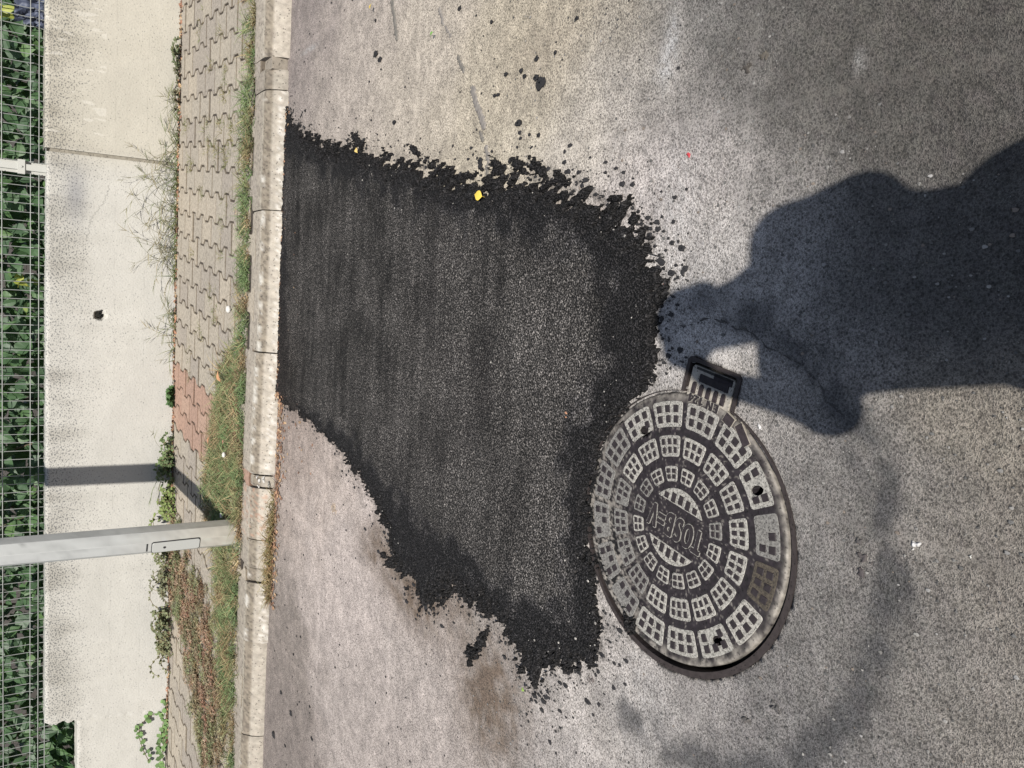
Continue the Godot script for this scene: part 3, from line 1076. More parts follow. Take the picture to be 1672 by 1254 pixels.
	arm.tube(Vector3(0.108, 6.25, 0.5), Vector3(0.108, 6.3, 1.1), 0.026, 0.024, 8)
	put("arm", arm.mesh(), M.zinc, o)
	var head := B.new()
	head.grid(lump_points(Vector3(0.14, 0.06, 0.34), 5, 16, 10, 0.0), 17, PackedColorArray(), false)
	put("lamp_housing", head.mesh(), M.zinc, o, Vector3(0.108, 6.3, 1.35))
	door.free()

# ------------------------------------------------------------------ manhole cover
func ring(r0: float, r1: float, a0: float, a1: float, corner: float) -> PackedVector2Array:
	# a sector of a ring with rounded corners; angles from +x towards -z
	var pts := PackedVector2Array()
	var m := 5
	var gap := [[r1, a0, 1], [r1, a1, -1], [r0, a1, -1], [r0, a0, 1]]
	var raw := PackedVector2Array()
	for k in 7:
		var a := lerpf(a0, a1, k / 6.0)
		raw.append(Vector2(cos(a), -sin(a)) * r1)
	for k in 7:
		var a := lerpf(a1, a0, k / 6.0)
		raw.append(Vector2(cos(a), -sin(a)) * r0)
	for i in raw.size():
		if i in [0, 6, 7, 13]:
			var p := raw[i]
			var q0 := p + (raw[(i + 13) % 14] - p).normalized() * corner
			var q1 := p + (raw[(i + 1) % 14] - p).normalized() * corner
			for k in m:
				var t := k / float(m - 1)
				pts.append(q0.lerp(p, t).lerp(p.lerp(q1, t), t))
		else:
			pts.append(raw[i])
	return pts

func cut_ring(b: B, outer: PackedVector2Array, inner: PackedVector2Array, y0: float, y1: float, col: Color) -> void:
	for side in [-1, 1]:
		var half := PackedVector2Array([Vector2(-2, 0), Vector2(2, 0), Vector2(2, 2 * side), Vector2(-2, 2 * side)])
		for a in Geometry2D.intersect_polygons(outer, half):
			for p in Geometry2D.clip_polygons(a, inner):
				if not Geometry2D.is_polygon_clockwise(p):
					b.slab(p, y0, y1, 0.0, col)

func manhole() -> void:
	var o := base("manhole_cover", Vector3(COVER.x, 0, COVER.z), TURN)
	tag(o, "round hinged cast iron manhole cover with dusty treads and raised lettering in the road", "manhole cover")
	var off := (FRAME - COVER).rotated(Vector3.UP, -TURN)
	# frame: rim ring and hinge box
	var circ := PackedVector2Array()
	var circ_in := PackedVector2Array()
	for i in 96:
		var a := TAU * i / 96
		circ.append(Vector2(off.x * 0.6 + cos(a) * 0.3205, off.z + sin(a) * 0.3215))
		circ_in.append(Vector2(off.x * 0.2 + cos(a) * 0.3130, off.z * 0.2 + sin(a) * 0.3130))
	var bo := PackedVector2Array([Vector2(0.2, -0.078), Vector2(0.376, -0.078), Vector2(0.384, -0.070), Vector2(0.384, 0.070), Vector2(0.376, 0.078), Vector2(0.2, 0.078)])
	var bi := PackedVector2Array([Vector2(0.2, -0.069), Vector2(0.370, -0.069), Vector2(0.375, -0.064), Vector2(0.375, 0.064), Vector2(0.370, 0.069), Vector2(0.2, 0.069)])
	var outer: PackedVector2Array = Geometry2D.merge_polygons(circ, bo)[0]
	var inner: PackedVector2Array = Geometry2D.merge_polygons(circ_in, bi)[0]
	var b := B.new()
	cut_ring(b, outer, inner, -0.06, 0.0035, Color(0.050, 0.042, 0.040))
	put("frame", b.mesh(), M.iron, o)
	var pit := B.new()
	pit.slab(circ, -0.075, -0.07, 0.0, Color(0.01, 0.01, 0.01))
	put("seat_ledge", pit.mesh(), M.iron, o)
	# plate: a disc whose colour is worn iron with dust along its rim
	var nr := 84
	var na := 420
	var n := noise(81, 26.0, 3)
	var n2 := noise(82, 90.0, 2)
	var p := PackedVector3Array()
	var c := PackedColorArray()
	var holes := [Vector2(0.215 - 0.0135, -0.125), Vector2(0.149 - 0.0135, 0.216), Vector2(-0.194 - 0.0135, 0.151)]
	for k in 3:
		holes[k] = Vector2(holes[k].x * cos(TURN) - holes[k].y * sin(TURN), holes[k].x * sin(TURN) + holes[k].y * cos(TURN))
	for j in nr:
		var r := 0.309 * j / (nr - 1)
		for i in na + 1:
			var a := TAU * (i % na) / na
			var x := cos(a) * r
			var z := -sin(a) * r
			var y := 0.0035
			if r > 0.302:
				y -= (r - 0.302) * 1.2
			if j == nr - 1:
				y = -0.055
			var f := n.get_noise_2d(x, z)
			var g := n2.get_noise_2d(x, z)
			var wx := x * cos(-TURN) - z * sin(-TURN)
			var wz := x * sin(-TURN) + z * cos(-TURN)
			var col := Color(0.031, 0.027, 0.031) * (1.0 + 0.35 * f + 0.3 * g)
			var dust := smoothstep(0.285, 0.306, r) * (0.75 + f * 0.9) * smoothstep(0.35, -0.2, wx * 0.6 + wz * -0.7 - 0.02)
			dust = maxf(dust, smoothstep(0.27, 0.305, r) * clampf(0.7 + f * 1.4, 0, 1) * (0.7 if wz < 0.16 and wx > -0.05 else 0.25))
			dust = maxf(dust, smoothstep(0.27, 0.30, r) * clampf(f * 2.0 + 0.35, 0, 1) * (0.9 if wx < -0.15 else 0.2))
			# dirt trodden in from the tarred side
			var far := smoothstep(-0.10, -0.27, wz + wx * 0.45)
			dust = maxf(dust, far * clampf(f * 1.8 + g * 1.2 + 0.35, 0, 0.85))
			dust = maxf(dust, clampf((g + f * 0.5 - 0.5) * 4.0, 0, 0.4))
			col = col.lerp(Color(0.31, 0.29, 0.265) * (1.0 + g * 0.4), clampf(dust, 0, 1))
			if far > 0.2 and g + f < -0.1:
				col = col.lerp(Color(0.018, 0.017, 0.018), far)
			for h in holes:
				var d := Vector2((x - h.x) * 1.0, (z - h.y))
				d = d.rotated(0.5)
				if Vector2(d.x / 0.0135, d.y / 0.0205).length() < 1.0:
					y = -0.25
					col = Color(0.006, 0.006, 0.006)
			p.append(Vector3(x, y, z))
			c.append(col)
	var pl := B.new()
	pl.grid(p, na + 1, c, true)
	put("plate", pl.mesh(), M.iron, o)
	# treads: three rings of sixteen, dusty hollows with iron studs
	var rg := RandomNumberGenerator.new()
	rg.seed = 5
	for row in [[0.2275, 0.2865, 0, 0.0085], [0.160, 0.2085, 1, 0.0075], [0.1035, 0.1385, 2, 0.006]]:
		var half: float = deg_to_rad(11.25) - 0.0075 / row[1] * (1.0 if row[2] == 0 else 0.9)
		for k in 16:
			var mid := deg_to_rad(22.5 * k)
			var wa := rad_to_deg(mid) - 11.25      # as it stands in the road
			wa = fposmod(wa, 360.0)
			var dm: StandardMaterial3D = M.dust[rg.randi() % 3]
			if row[2] == 0 and absf(wa - 258.75) < 2:
				dm = M.dust[4]
			elif (row[2] == 0 and (absf(wa - 281.25) < 2 or absf(wa - 146.25) < 2 or (wa > 50 and wa < 130))) or (row[2] == 1 and (absf(wa - 146.25) < 2 or absf(wa - 123.75) < 2 or (wa > 60 and wa < 120))) or (row[2] == 2 and (absf(wa - 281.25) < 2 or (wa > 50 and wa < 80))):
				dm = M.dust[3]
			var key := -1
			for h in 3:
				var ha := rad_to_deg(atan2(-holes[h].y, holes[h].x))
				if row[2] == 0 and absf(wrapf(ha - 22.5 * k, -180, 180)) < 11:
					key = h
			var t := B.new()
			var out := ring(row[0], row[1], mid - half, mid + half, row[3])
			if key >= 0:
				var hp := PackedVector2Array()
				for i in 16:
					hp.append(holes[key] + Vector2(cos(TAU * i / 16) * 0.0105, sin(TAU * i / 16) * 0.0165).rotated(-0.5))
				var cut := Vector2(cos(mid), -sin(mid))
				var nor := Vector2(-cut.y, cut.x)
				# cut through the hole so that each piece is a simple outline
				for s in [-1.0, 1.0]:
					var o2: Vector2 = holes[key]
					var hs := PackedVector2Array([o2 - cut, o2 + cut, o2 + cut + nor * s, o2 - cut + nor * s])
					for q in Geometry2D.intersect_polygons(out, hs):
						for w in Geometry2D.clip_polygons(q, hp):
							t.slab(w, 0.0, 0.0048)
			else:
				t.slab(out, 0.0, 0.0048, 0.0008)
			var tr := put("tread", t.mesh(), dm, o)
			# studs
			var nc := 3 if row[2] < 2 else 2
			var joined := B.new()
			var rin: float = row[0]
			var rw: float = row[1] - row[0]
			for u in 2:
				for w in nc:
					var m0 := 0.155
					var g0 := 0.125
					var rs := (1.0 - 2 * m0 - g0) / 2
					var as_ := (1.0 - 2 * 0.12 - g0 * (nc - 1) * 0.95) / nc
					var ra := rin + rw * (m0 + u * (rs + g0))
					var rb := ra + rw * rs
					var aa: float = mid - half + 2 * half * (0.12 + w * (as_ + g0 * 0.95))
					var ab: float = aa + 2 * half * as_
					var jit := Vector2(rg.randf_range(-1, 1), rg.randf_range(-1, 1)) * 0.0006
					var q := ring(ra, rb, aa, ab, 0.0016)
					var cen := Vector2.ZERO
					for i in q.size():
						q[i] += jit
						cen += q[i]
					cen /= q.size()
					if key >= 0 and cen.distance_to(holes[key]) < 0.0165:
						continue
					if dm == M.dust[3] and rg.randf() < 0.12:
						continue
					if row[2] < 2:
						var sb := B.new()
						sb.slab(q, 0.0, 0.0066 + rg.randf_range(-0.0004, 0.0004), 0.0008)
						put("stud", sb.mesh(), M.stud, tr)
					else:
						joined.slab(q, 0.0, 0.0066, 0.0008)
			if joined.v.size():
				kind(put("studs", joined.mesh(), M.stud, tr), "stuff")
	# two half-moon treads beside the lettering
	for s in [1, -1]:
		var q := PackedVector2Array()
		for k in 17:
			var a := lerpf(-0.98, 0.98, k / 16.0)
			q.append(Vector2(s * cos(a) * 0.089, sin(a) * 0.085))
		var t := B.new()
		t.slab(q, 0.0, 0.0048, 0.0008)
		var tr := put("tread", t.mesh(), M.dust[1 if s > 0 else 0], o)
		for w in [-0.045, -0.0225, 0.0, 0.0225, 0.045]:
			var hgt := 0.011 if absf(w) < 0.03 else 0.007
			var cx: float = s * (0.0655 - absf(w) * 0.12)
			var sb := B.new()
			sb.slab(PackedVector2Array([Vector2(cx - hgt, w - 0.0065), Vector2(cx + hgt, w - 0.0065), Vector2(cx + hgt, w + 0.0065), Vector2(cx - hgt, w + 0.0065)]), 0.0, 0.0066, 0.0008)
			put("stud", sb.mesh(), M.stud, tr)
	# lettering
	var font := SystemFont.new()
	font.font_names = PackedStringArray(["Droid Sans"])
	font.font_weight = 700
	for q in [["TOSB=V", 0.0, 0.0, 0.036, 0.170, 0.056], ["EN 124", 0.2965, -0.004, 0.018, 0.088, 0.019]]:
		# the dust that lies round the letters
		var rim: float = 0.0022 if q[0] == "TOSB=V" else 0.0009
		for g in [[0.0072, 0, 0, M.letter], [0.0070, 0.3, 0.4, M.letter], [0.0054, 1, 0, M.dust[2]], [0.0054, -1, 0, M.dust[2]], [0.0054, 0, 1, M.dust[2]], [0.0054, 0, -1, M.dust[2]]]:
			var tm := TextMesh.new()
			tm.font = font
			tm.text = q[0]
			tm.font_size = 64
			tm.pixel_size = 0.001
			tm.depth = 0.006
			tm.curve_step = 2.0
			var box := tm.get_aabb().size
			var e := put("lettering", tm, g[3], o)
			e.transform = Transform3D(Basis(Vector3.UP, PI / 2) * Basis(Vector3.RIGHT, -PI / 2) * Basis.from_scale(Vector3(q[4] / box.x, q[5] / box.y, 1)), Vector3(q[1] + g[1] * rim, g[0] - 0.003, q[2] + g[2] * rim))
	# hinge: tongue of the cover in its box, with bars, comb and two small marks
	var hg := B.new()
	hg.slab(PackedVector2Array([Vector2(0.29, -0.062), Vector2(0.362, -0.062), Vector2(0.368, -0.057), Vector2(0.368, 0.057), Vector2(0.362, 0.062), Vector2(0.29, 0.062)]), -0.05, 0.0008, 0.0015, Color(0.40, 0.375, 0.335))
	put("hinge_tongue", hg.mesh(), M.iron, o)
	for q in [[0.3635, 0.004, 0.0026, 0.104, 0.035], [0.345, 0.008, 0.0085, 0.084, 0.03], [0.3595, 0.031, 0.0075, 0.052, 0.02]]:
		var e := B.new()
		var cx: float = q[0]
		e.slab(PackedVector2Array([Vector2(cx - q[2], q[1] - q[3] / 2), Vector2(cx + q[2], q[1] - q[3] / 2), Vector2(cx + q[2], q[1] + q[3] / 2), Vector2(cx - q[2], q[1] + q[3] / 2)]), 0.0, 0.0035, 0.0006, Color(q[4], q[4] * 0.9, q[4]))
		put("hinge_bar", e.mesh(), M.iron, o)
	for k in 5:
		var w := -0.044 + k * 0.0215
		var e := B.new()
		e.slab(PackedVector2Array([Vector2(0.306, w - 0.0055), Vector2(0.327, w - 0.0055), Vector2(0.332, w - 0.003), Vector2(0.332, w + 0.003), Vector2(0.327, w + 0.0055), Vector2(0.306, w + 0.0055)]), 0.0, 0.0044, 0.0008, Color(0.04, 0.034, 0.036))
		put("comb_tooth", e.mesh(), M.iron, o)
	for q in [[0.285, 0.072, 0.62, 0.013, 0.011], [0.268, 0.116, 0.78, 0.024, 0.0095]]:
		for g in [[1.22, 0.0045, Color(0.36, 0.33, 0.29)], [1.0, 0.0058, Color(0.045, 0.038, 0.04)]]:
			var e := B.new()
			var pts := PackedVector2Array()
			for s in [[-1, -1], [1, -1], [1, 1], [-1, 1]]:
				pts.append(Vector2(q[0], q[1]) + (Vector2(s[1] * (q[4] + (g[0] - 1.0) * 0.008), s[0] * (q[3] + (g[0] - 1.0) * 0.008))).rotated(q[2] * (1.0 if q[0] < 0.28 else 0.55)))
			e.slab(pts, 0.0, g[1], 0.0005, g[2])
			put("mark_plate", e.mesh(), M.iron, o)

# ------------------------------------------------------------------ asphalt patch
const PATCH := [[0.928, -4.208], [0.828, -4.098], [0.777, -3.950], [0.702, -3.765], [0.635, -3.515], [0.612, -3.228], [0.555, -3.124], [0.504, -2.880], [0.472, -2.665], [0.437, -2.541], [0.409, -2.383], [0.382, -2.258], [0.368, -2.144], [0.362, -2.039], [0.360, -1.941], [0.327, -1.816], [0.296, -1.703], [0.274, -1.611], [0.254, -1.549], [0.214, -1.476], [0.179, -1.424], [0.142, -1.403], [0.099, -1.381], [0.068, -1.353], [0.014, -1.355], [-0.071, -1.351], [-0.136, -1.354], [-0.197, -1.380], [-0.240, -1.441], [-0.282, -1.491], [-0.325, -1.517], [-0.379, -1.511], [-0.431, -1.529], [-0.515, -1.544], [-0.594, -1.535], [-0.671, -1.519], [-0.715, -1.504], [-0.768, -1.471], [-0.837, -1.460], [-0.897, -1.475], [-0.912, -1.550], [-0.970, -1.597], [-0.976, -1.652], [-1.026, -1.684], [-1.101, -1.711], [-1.069, -1.761], [-1.015, -1.831], [-0.965, -1.921], [-0.949, -2.012], [-0.967, -2.144], [-0.951, -2.220], [-1.043, -2.341], [-1.083, -2.407], [-1.033, -2.495], [-1.014, -2.654], [-0.937, -2.718], [-0.866, -2.771], [-0.815, -2.896], [-0.754, -3.042], [-0.698, -3.256], [-0.641, -3.533], [-0.607, -3.845], [-0.593, -4.125], [-0.558, -4.215], [0.232, -4.225], [0.679, -4.215]]
const ROLLED := [[0.670, -4.180], [0.515, -3.541], [0.420, -3.046], [0.304, -2.550], [0.235, -2.203], [0.188, -1.921], [0.156, -1.713], [0.115, -1.592], [0.053, -1.549], [-0.039, -1.538], [-0.133, -1.551], [-0.216, -1.579], [-0.303, -1.620], [-0.391, -1.650], [-0.492, -1.652], [-0.587, -1.627], [-0.702, -1.614], [-0.797, -1.617], [-0.831, -1.712], [-0.838, -1.835], [-0.819, -2.008], [-0.788, -2.205], [-0.785, -2.426], [-0.735, -2.685], [-0.677, -2.863], [-0.606, -3.092], [-0.566, -3.421], [-0.552, -3.947]]

# marching squares over a field: an island of material lying on the road
func sheet(f: PackedFloat32Array, nx: int, x0: float, z0: float, dx: float, dz: float, height: Callable, tone: Callable) -> ArrayMesh:
	var nz := f.size() / nx
	var b := B.new()
	var idx := PackedInt32Array()
	idx.resize(f.size())
	idx.fill(-1)
	var edge := {}
	var ix := PackedInt32Array()
	for j in nz - 1:
		for i in nx - 1:
			var k := j * nx + i
			var kk := [k, k + 1, k + nx + 1, k + nx]
			var inn := 0
			for q in 4:
				if f[kk[q]] > 0.0:
					inn += 1
			if inn == 0:
				continue
			var poly := PackedInt32Array()
			for q in 4:
				var a: int = kk[q]
				var d: int = kk[(q + 1) % 4]
				if f[a] > 0.0:
					if idx[a] < 0:
						idx[a] = b.v.size()
						var px := x0 + (a % nx) * dx
						var pz := z0 + (a / nx) * dz
						b.v.append(Vector3(px, height.call(px, pz, f[a]), pz))
						b.c.append(tone.call(px, pz, f[a]))
					poly.append(idx[a])
				if (f[a] > 0.0) != (f[d] > 0.0):
					var key := mini(a, d) * 2 + (1 if absi(a - d) == 1 else 0)
					if not edge.has(key):
						var t := f[a] / (f[a] - f[d])
						var px := lerpf(x0 + (a % nx) * dx, x0 + (d % nx) * dx, t)
						var pz := lerpf(z0 + (a / nx) * dz, z0 + (d / nx) * dz, t)
						edge[key] = b.v.size()
						b.v.append(Vector3(px, -0.002, pz))
						b.c.append(tone.call(px, pz, 0.0))
					poly.append(edge[key])
			for q in range(1, poly.size() - 1):
				ix.append_array([poly[0], poly[q], poly[q + 1]])
	# smooth normals
	var n := PackedVector3Array()
	n.resize(b.v.size())
	for t in range(0, ix.size(), 3):
		var m := (b.v[ix[t + 2]] - b.v[ix[t]]).cross(b.v[ix[t + 1]] - b.v[ix[t]])
		n[ix[t]] += m
		n[ix[t + 1]] += m
		n[ix[t + 2]] += m
	for i in n.size():
		n[i] = n[i].normalized() if n[i].y > 0 else Vector3.UP
	b.n = n
	b.ix = ix
	return b.mesh()

func coarse(poly: PackedVector2Array, x0: float, z0: float, nx: int, nz: int, s: float) -> PackedFloat32Array:
	var r := PackedFloat32Array()
	r.resize(nx * nz)
	for j in nz:
		for i in nx:
			r[j * nx + i] = signed_to(Vector2(x0 + i * s, z0 + j * s), poly)
	return r

func sample(f: PackedFloat32Array, nx: int, u: float, v: float) -> float:
	var nz := f.size() / nx
	var i := clampi(int(u), 0, nx - 2)
	var j := clampi(int(v), 0, nz - 2)
	var a := u - i
	var b := v - j
	var k := j * nx + i
	return lerpf(lerpf(f[k], f[k + 1], a), lerpf(f[k + nx], f[k + nx + 1], a), b)

func patch() -> void:
	var x0 := -1.32
	var z0 := -4.215
	var s := 0.03
	var cx := 82
	var cz := 98
	var outer := coarse(poly_of(PATCH), x0, z0, cx, cz, s)
	var rolled := coarse(poly_of(ROLLED), x0, z0, cx, cz, s)
	var dx := 0.0055
	var dz := 0.0065
	var nx := int((cx - 1) * s / dx)
	var nz := int((cz - 1) * s / dz)
	var f := PackedFloat32Array()
	f.resize(nx * nz)
	var na := noise(101, 30.0, 2)
	var nb := noise(102, 95.0, 2)
	var nc := noise(103, 9.0, 3)
	var hf := noise(113, 70.0, 3)
	# splashes thrown beside it: x, z, half width, half length, turn
	var spl := [[-1.075, -2.03, 0.018, 0.06, 1.0], [-1.13, -2.08, 0.02, 0.045, 0.5], [-1.18, -2.09, 0.012, 0.05, 1.4], [-1.03, -2.715, 0.02, 0.05, 0.3], [-1.02, -2.78, 0.012, 0.03, 0.2], [-0.99, -2.34, 0.03, 0.07, 0.6], [-0.99, -2.55, 0.025, 0.05, 0.2], [-1.0, -2.62, 0.02, 0.04, 0.9], [-0.99, -2.42, 0.04, 0.05, 0.2], [0.25, -1.50, 0.012, 0.03, 0.8], [0.22, -1.46, 0.012, 0.02, 0.8], [0.27, -1.53, 0.01, 0.018, 0.4], [0.41, -2.10, 0.02, 0.05, -0.5], [0.40, -1.98, 0.018, 0.045, -0.5], [0.385, -1.88, 0.016, 0.05, -0.6], [0.345, -1.77, 0.018, 0.04, -0.6], [0.53, -2.68, 0.012, 0.055, -0.5], [0.65, -3.25, 0.016, 0.055, -0.4], [-0.75, -1.36, 0.03, 0.03, 0.0], [-0.62, -1.45, 0.05, 0.03, 0.0], [-0.45, -1.46, 0.04, 0.025, 0.0]]
	for j in nz:
		var z := z0 + j * dz
		for i in nx:
			var x := x0 + i * dx
			var d := sample(outer, cx, i * dx / s, j * dz / s)
			if d > 0.15 or d < -0.22:
				f[j * nx + i] = d
				continue
			var side := smoothstep(0.02, 0.2, x - (-0.35 + (z + 1.4) * -0.12))      # 1 on the right edge
			var near := smoothstep(-1.75, -1.45, z) * smoothstep(0.2, 0.0, x)
			# rake marks: drawn out to the right on the one side, to the left on the other
			var ca := cos(lerpf(0.15, 1.2, side))
			var sa := sin(lerpf(0.15, 1.2, side))
			var u := x * ca + z * sa
			var v := -x * sa + z * ca
			var fr := na.get_noise_2d(u * 0.32, v * 1.15)
			var rough := nb.get_noise_2d(x, z)
			var amp := lerpf(0.085, 0.012, near) * lerpf(1.0, 0.25, smoothstep(-3.95, -4.15, z))
			if side < 0.5 and z < -2.9:
				amp *= 0.3
			var lean := -0.012 if amp > 0.05 else 0.0
			var q := d + fr * amp * 0.8 + nc.get_noise_2d(x, z) * 0.03 + rough * (0.03 + amp * 0.2) + hf.get_noise_2d(u * 0.7, v) * amp * 0.55 + lean * 0.5
			for w in spl:
				var l := Vector2(x - w[0], z - w[1])
				if l.length_squared() > 0.02:
					continue
				l = l.rotated(w[4])
				q = maxf(q, (1.0 - Vector2(l.x / w[2], l.y / w[3]).length()) * 0.03 + rough * 0.035 + hf.get_noise_2d(x, z) * 0.014 - 0.004)
			# it thins over the iron cover and stays off its treads
			var cv := Vector2(x - COVER.x, z - COVER.z).length()
			if cv < 0.34 and z > COVER.z - 0.10:
				q = -0.05
			elif cv < 0.315:
				q = minf(q, cv - 0.285 + fr * 0.02 + rough * 0.03)
			f[j * nx + i] = q
	var hb := noise(104, 70.0, 2)
	var hl := noise(105, 2.2, 3)
	var h := func(x: float, z: float, w: float) -> float:
		var t := clampf(w / 0.09, 0, 1)
		return 0.009 + 0.012 * t * (2.0 - t) + hb.get_noise_2d(x, z) * 0.0035 + hl.get_noise_2d(x, z) * 0.006 * t
	var cs := noise(106, 5.0, 3)
	var cl := noise(107, 55.0, 2)
	var tone := func(x: float, z: float, _w: float) -> Color:
		var rd := sample(rolled, cx, (x - x0) / s, (z - z0) / s)
		var streak := cs.get_noise_2d(x * 0.35 + z * 0.06, z * 2.4)
		var cloud := cs.get_noise_2d(x * 0.5 + 20.0, z * 0.5)
		var grain := cl.get_noise_2d(x, z)
		var t := smoothstep(-0.065, 0.03, rd + cs.get_noise_2d(x * 1.5, z * 1.5) * 0.09)
		var nearer := smoothstep(-3.0, -1.7, z)
		var k := lerpf(0.10, 0.33 + 0.14 * nearer + streak * 0.2 + cloud * 0.24, t) * (1.0 + grain * 0.25)
		k = maxf(k, 0.06)
		var dusty := smoothstep(-3.6, -4.1, z) * smoothstep(0.25, -0.5, x) * 0.5
		return Color(k, k * lerpf(0.965, 0.945, t), k * lerpf(1.01, 0.90, t)).lerp(Color(0.30, 0.22, 0.17), dusty * 0.5)
	var o := put("asphalt_patch", sheet(f, nx, x0, z0, dx, dz, h, tone), M.tar)
	tag(o, "fresh black asphalt patch with ragged raked edges between kerb and manhole cover", "asphalt patch")

# ------------------------------------------------------------------ thin marks on the road
func marks(x0: float, z0: float, x1: float, z1: float, cell: float, field: Callable, col: Color, thick := 0.003) -> ArrayMesh:
	var nx := int((x1 - x0) / cell) + 1
	var nz := int((z1 - z0) / cell) + 1
	var f := PackedFloat32Array()
	f.resize(nx * nz)
	for j in nz:
		for i in nx:
			f[j * nx + i] = field.call(x0 + i * cell, z0 + j * cell)
	var n := noise(112, 60.0, 2)
	return sheet(f, nx, x0, z0, cell, cell, func(_x, _z, _w): return thick, func(x, z, _w): return col * (1.0 + 0.35 * n.get_noise_2d(x, z)))

func films() -> void:
	var n := noise(111, 70.0, 3)
	# drips that dried on the pale road
	var di := 0
	for d in [[[1.131, -2.950], [0.980, -2.889]], [[0.990, -2.545], [0.935, -2.512]], [[0.795, -2.394], [0.747, -2.352]], [[0.676, -2.284], [0.634, -2.264], [0.549, -2.201]], [[0.527, -2.218], [0.506, -2.204]], [[0.476, -2.178], [0.437, -2.163]], [[0.417, -2.168], [0.384, -2.161]], [[0.916, -2.492], [0.881, -2.454]]]:
		var pts := poly_of(d)
		var r := Rect2(pts[0], Vector2.ZERO)
		for q in pts:
			r = r.expand(q)
		r = r.grow(0.03)
		var wid: float = [0.012, 0.008, 0.009, 0.0125, 0.008, 0.008, 0.009, 0.007][di]
		var m := marks(r.position.x, r.position.y, r.end.x, r.end.y, 0.004, func(x, z):
			var best := 1.0
			for i in pts.size() - 1:
				var c := Geometry2D.get_closest_point_to_segment(Vector2(x, z), pts[i], pts[i + 1])
				best = minf(best, (c - Vector2(x, z)).length())
			return wid - best + n.get_noise_2d(x, z) * 0.010, [Color(0.13, 0.12, 0.105), Color(0.17, 0.155, 0.14)][di % 2], 0.0026)
		tag(put("dried_drip", m, M.film), ["longest dark drip mark far right on the pale road", "short thin grey drip right of the long drip trail", "small grey drip where the drip trail begins", "broad forked grey drip in the middle of the trail", "roundish drip just past the broad forked one", "stretched drip second from the patch edge in the trail", "dark drip touching the raked patch edge", "thin drip streak between the long drip and the trail start"][di], "drip mark", "dried drips on the road right of the patch")
		di += 1
	# crack running from the hinge to the shade
	var cr := poly_of([[-0.021, -1.280], [-0.013, -1.211], [-0.017, -1.159], [-0.032, -1.092], [-0.052, -1.020], [-0.077, -0.967], [-0.103, -0.930], [-0.128, -0.900], [-0.153, -0.872], [-0.177, -0.846]])
	var m2 := marks(-0.22, -1.30, 0.04, -0.82, 0.0022, func(x, z):
		var best := 1.0
		var w := Vector2(x + n.get_noise_2d(x * 0.12, z * 0.12) * 0.016, z + n.get_noise_2d(x * 0.1 + 5, z * 0.1) * 0.012)
		for i in cr.size() - 1:
			var c := Geometry2D.get_closest_point_to_segment(w, cr[i], cr[i + 1])
			best = minf(best, (c - w).length())
		return 0.0013 - best + n.get_noise_2d(x * 0.4, z * 0.4 + 3) * 0.0028, Color(0.055, 0.052, 0.05), 0.0022)
	tag(put("road_crack", m2, M.film), "thin dark crack wandering through the road from the patch into the shadow", "crack")
	# paint splashes, bird lime and dark stains
	var li := 0
	for q in [[-0.216, -1.037, 0.009, 0.42, 0.41, 0.40, "white splash just right of the manhole hinge"], [-0.362, -0.696, 0.010, 0.44, 0.43, 0.42, "brightest white blob on the grey road below the cover"], [-0.354, -0.609, 0.007, 0.5, 0.5, 0.48, "small white dot nearest the photographer"], [0.249, -1.765, 0.022, 0.66, 0.64, 0.62, "white paint smear inside the raked right edge of the patch"],
		[0.352, -1.299, 0.0075, 0.42, 0.04, 0.05, "red paint spot on the pale road right of the patch"], [0.063, -1.343, 0.006, 0.38, 0.07, 0.06, "red paint fleck at the near edge of the patch"],
		[0.511, -1.155, 0.016, 0.05, 0.043, 0.036, "dark brown stain on the grey road, far right"], [0.524, -1.113, 0.016, 0.075, 0.065, 0.052, "fainter brown stain beside the dark brown one"], [-0.411, -0.786, 0.014, 0.06, 0.052, 0.05, "dark wet looking spot below the manhole cover"], [-0.44, -0.787, 0.011, 0.05, 0.042, 0.042, "rounded dark spot left of the wet looking one"], [-0.381, -0.798, 0.012, 0.06, 0.055, 0.052, "streaky dark spot right of the wet looking one"],
		[-0.766, -0.939, 0.013, 0.06, 0.057, 0.055, "small dark stain on the road left of the cover"], [-0.824, -1.003, 0.012, 0.07, 0.065, 0.06, "pale edged dark stain farther left of the cover"], [-0.974, -3.337, 0.03, 0.25, 0.2, 0.155, "brown hand sized smear on the pale road left of the patch"], [-0.958, -1.493, 0.013, 0.1, 0.085, 0.08, "short dark streak between patch corner and cover"]]:
		var at := Vector2(q[0], q[1])
		var rad: float = q[2] * 0.62
		var m := marks(at.x - rad * 2.6, at.y - rad * 3.4, at.x + rad * 2.6, at.y + rad * 3.4, maxf(0.0022, rad / 7.0), func(x, z):
			var v := Vector2((x - at.x), (z - at.y) * 0.75)
			return rad * 0.8 - v.length() + n.get_noise_2d(x, z) * rad * 1.5, Color(q[3], q[4], q[5]), 0.0024)
		tag(put("splash" if q[3] > 0.3 else "stain", m, M.film), q[6], "paint spot" if q[3] > 0.3 else "stain")
		li += 1

# ------------------------------------------------------------------ grass and weeds
func blade(b: B, root: Vector3, dir: Vector3, len: float, wide: float, bend: float, col: Color, tipc: Color, segs := 4) -> void:
	var side := dir.cross(Vector3(0.3, 0.2, 1.0)).normalized()
	var p := root
	var d := dir.normalized()
	var prev := [p - side * wide / 2, p + side * wide / 2]
	for i in segs:
		var t := float(i + 1) / segs
		d = (d + Vector3(dir.x, -0.6, dir.z) * bend / segs).normalized()
		p += d * len / segs
		var w := wide * (1.0 - t * 0.9)
		var cur := [p - side * w / 2, p + side * w / 2]
		b.quad(prev[0], prev[1], cur[1], cur[0], col.lerp(tipc, t), Vector3(0, 0.5, 1))
		prev = cur

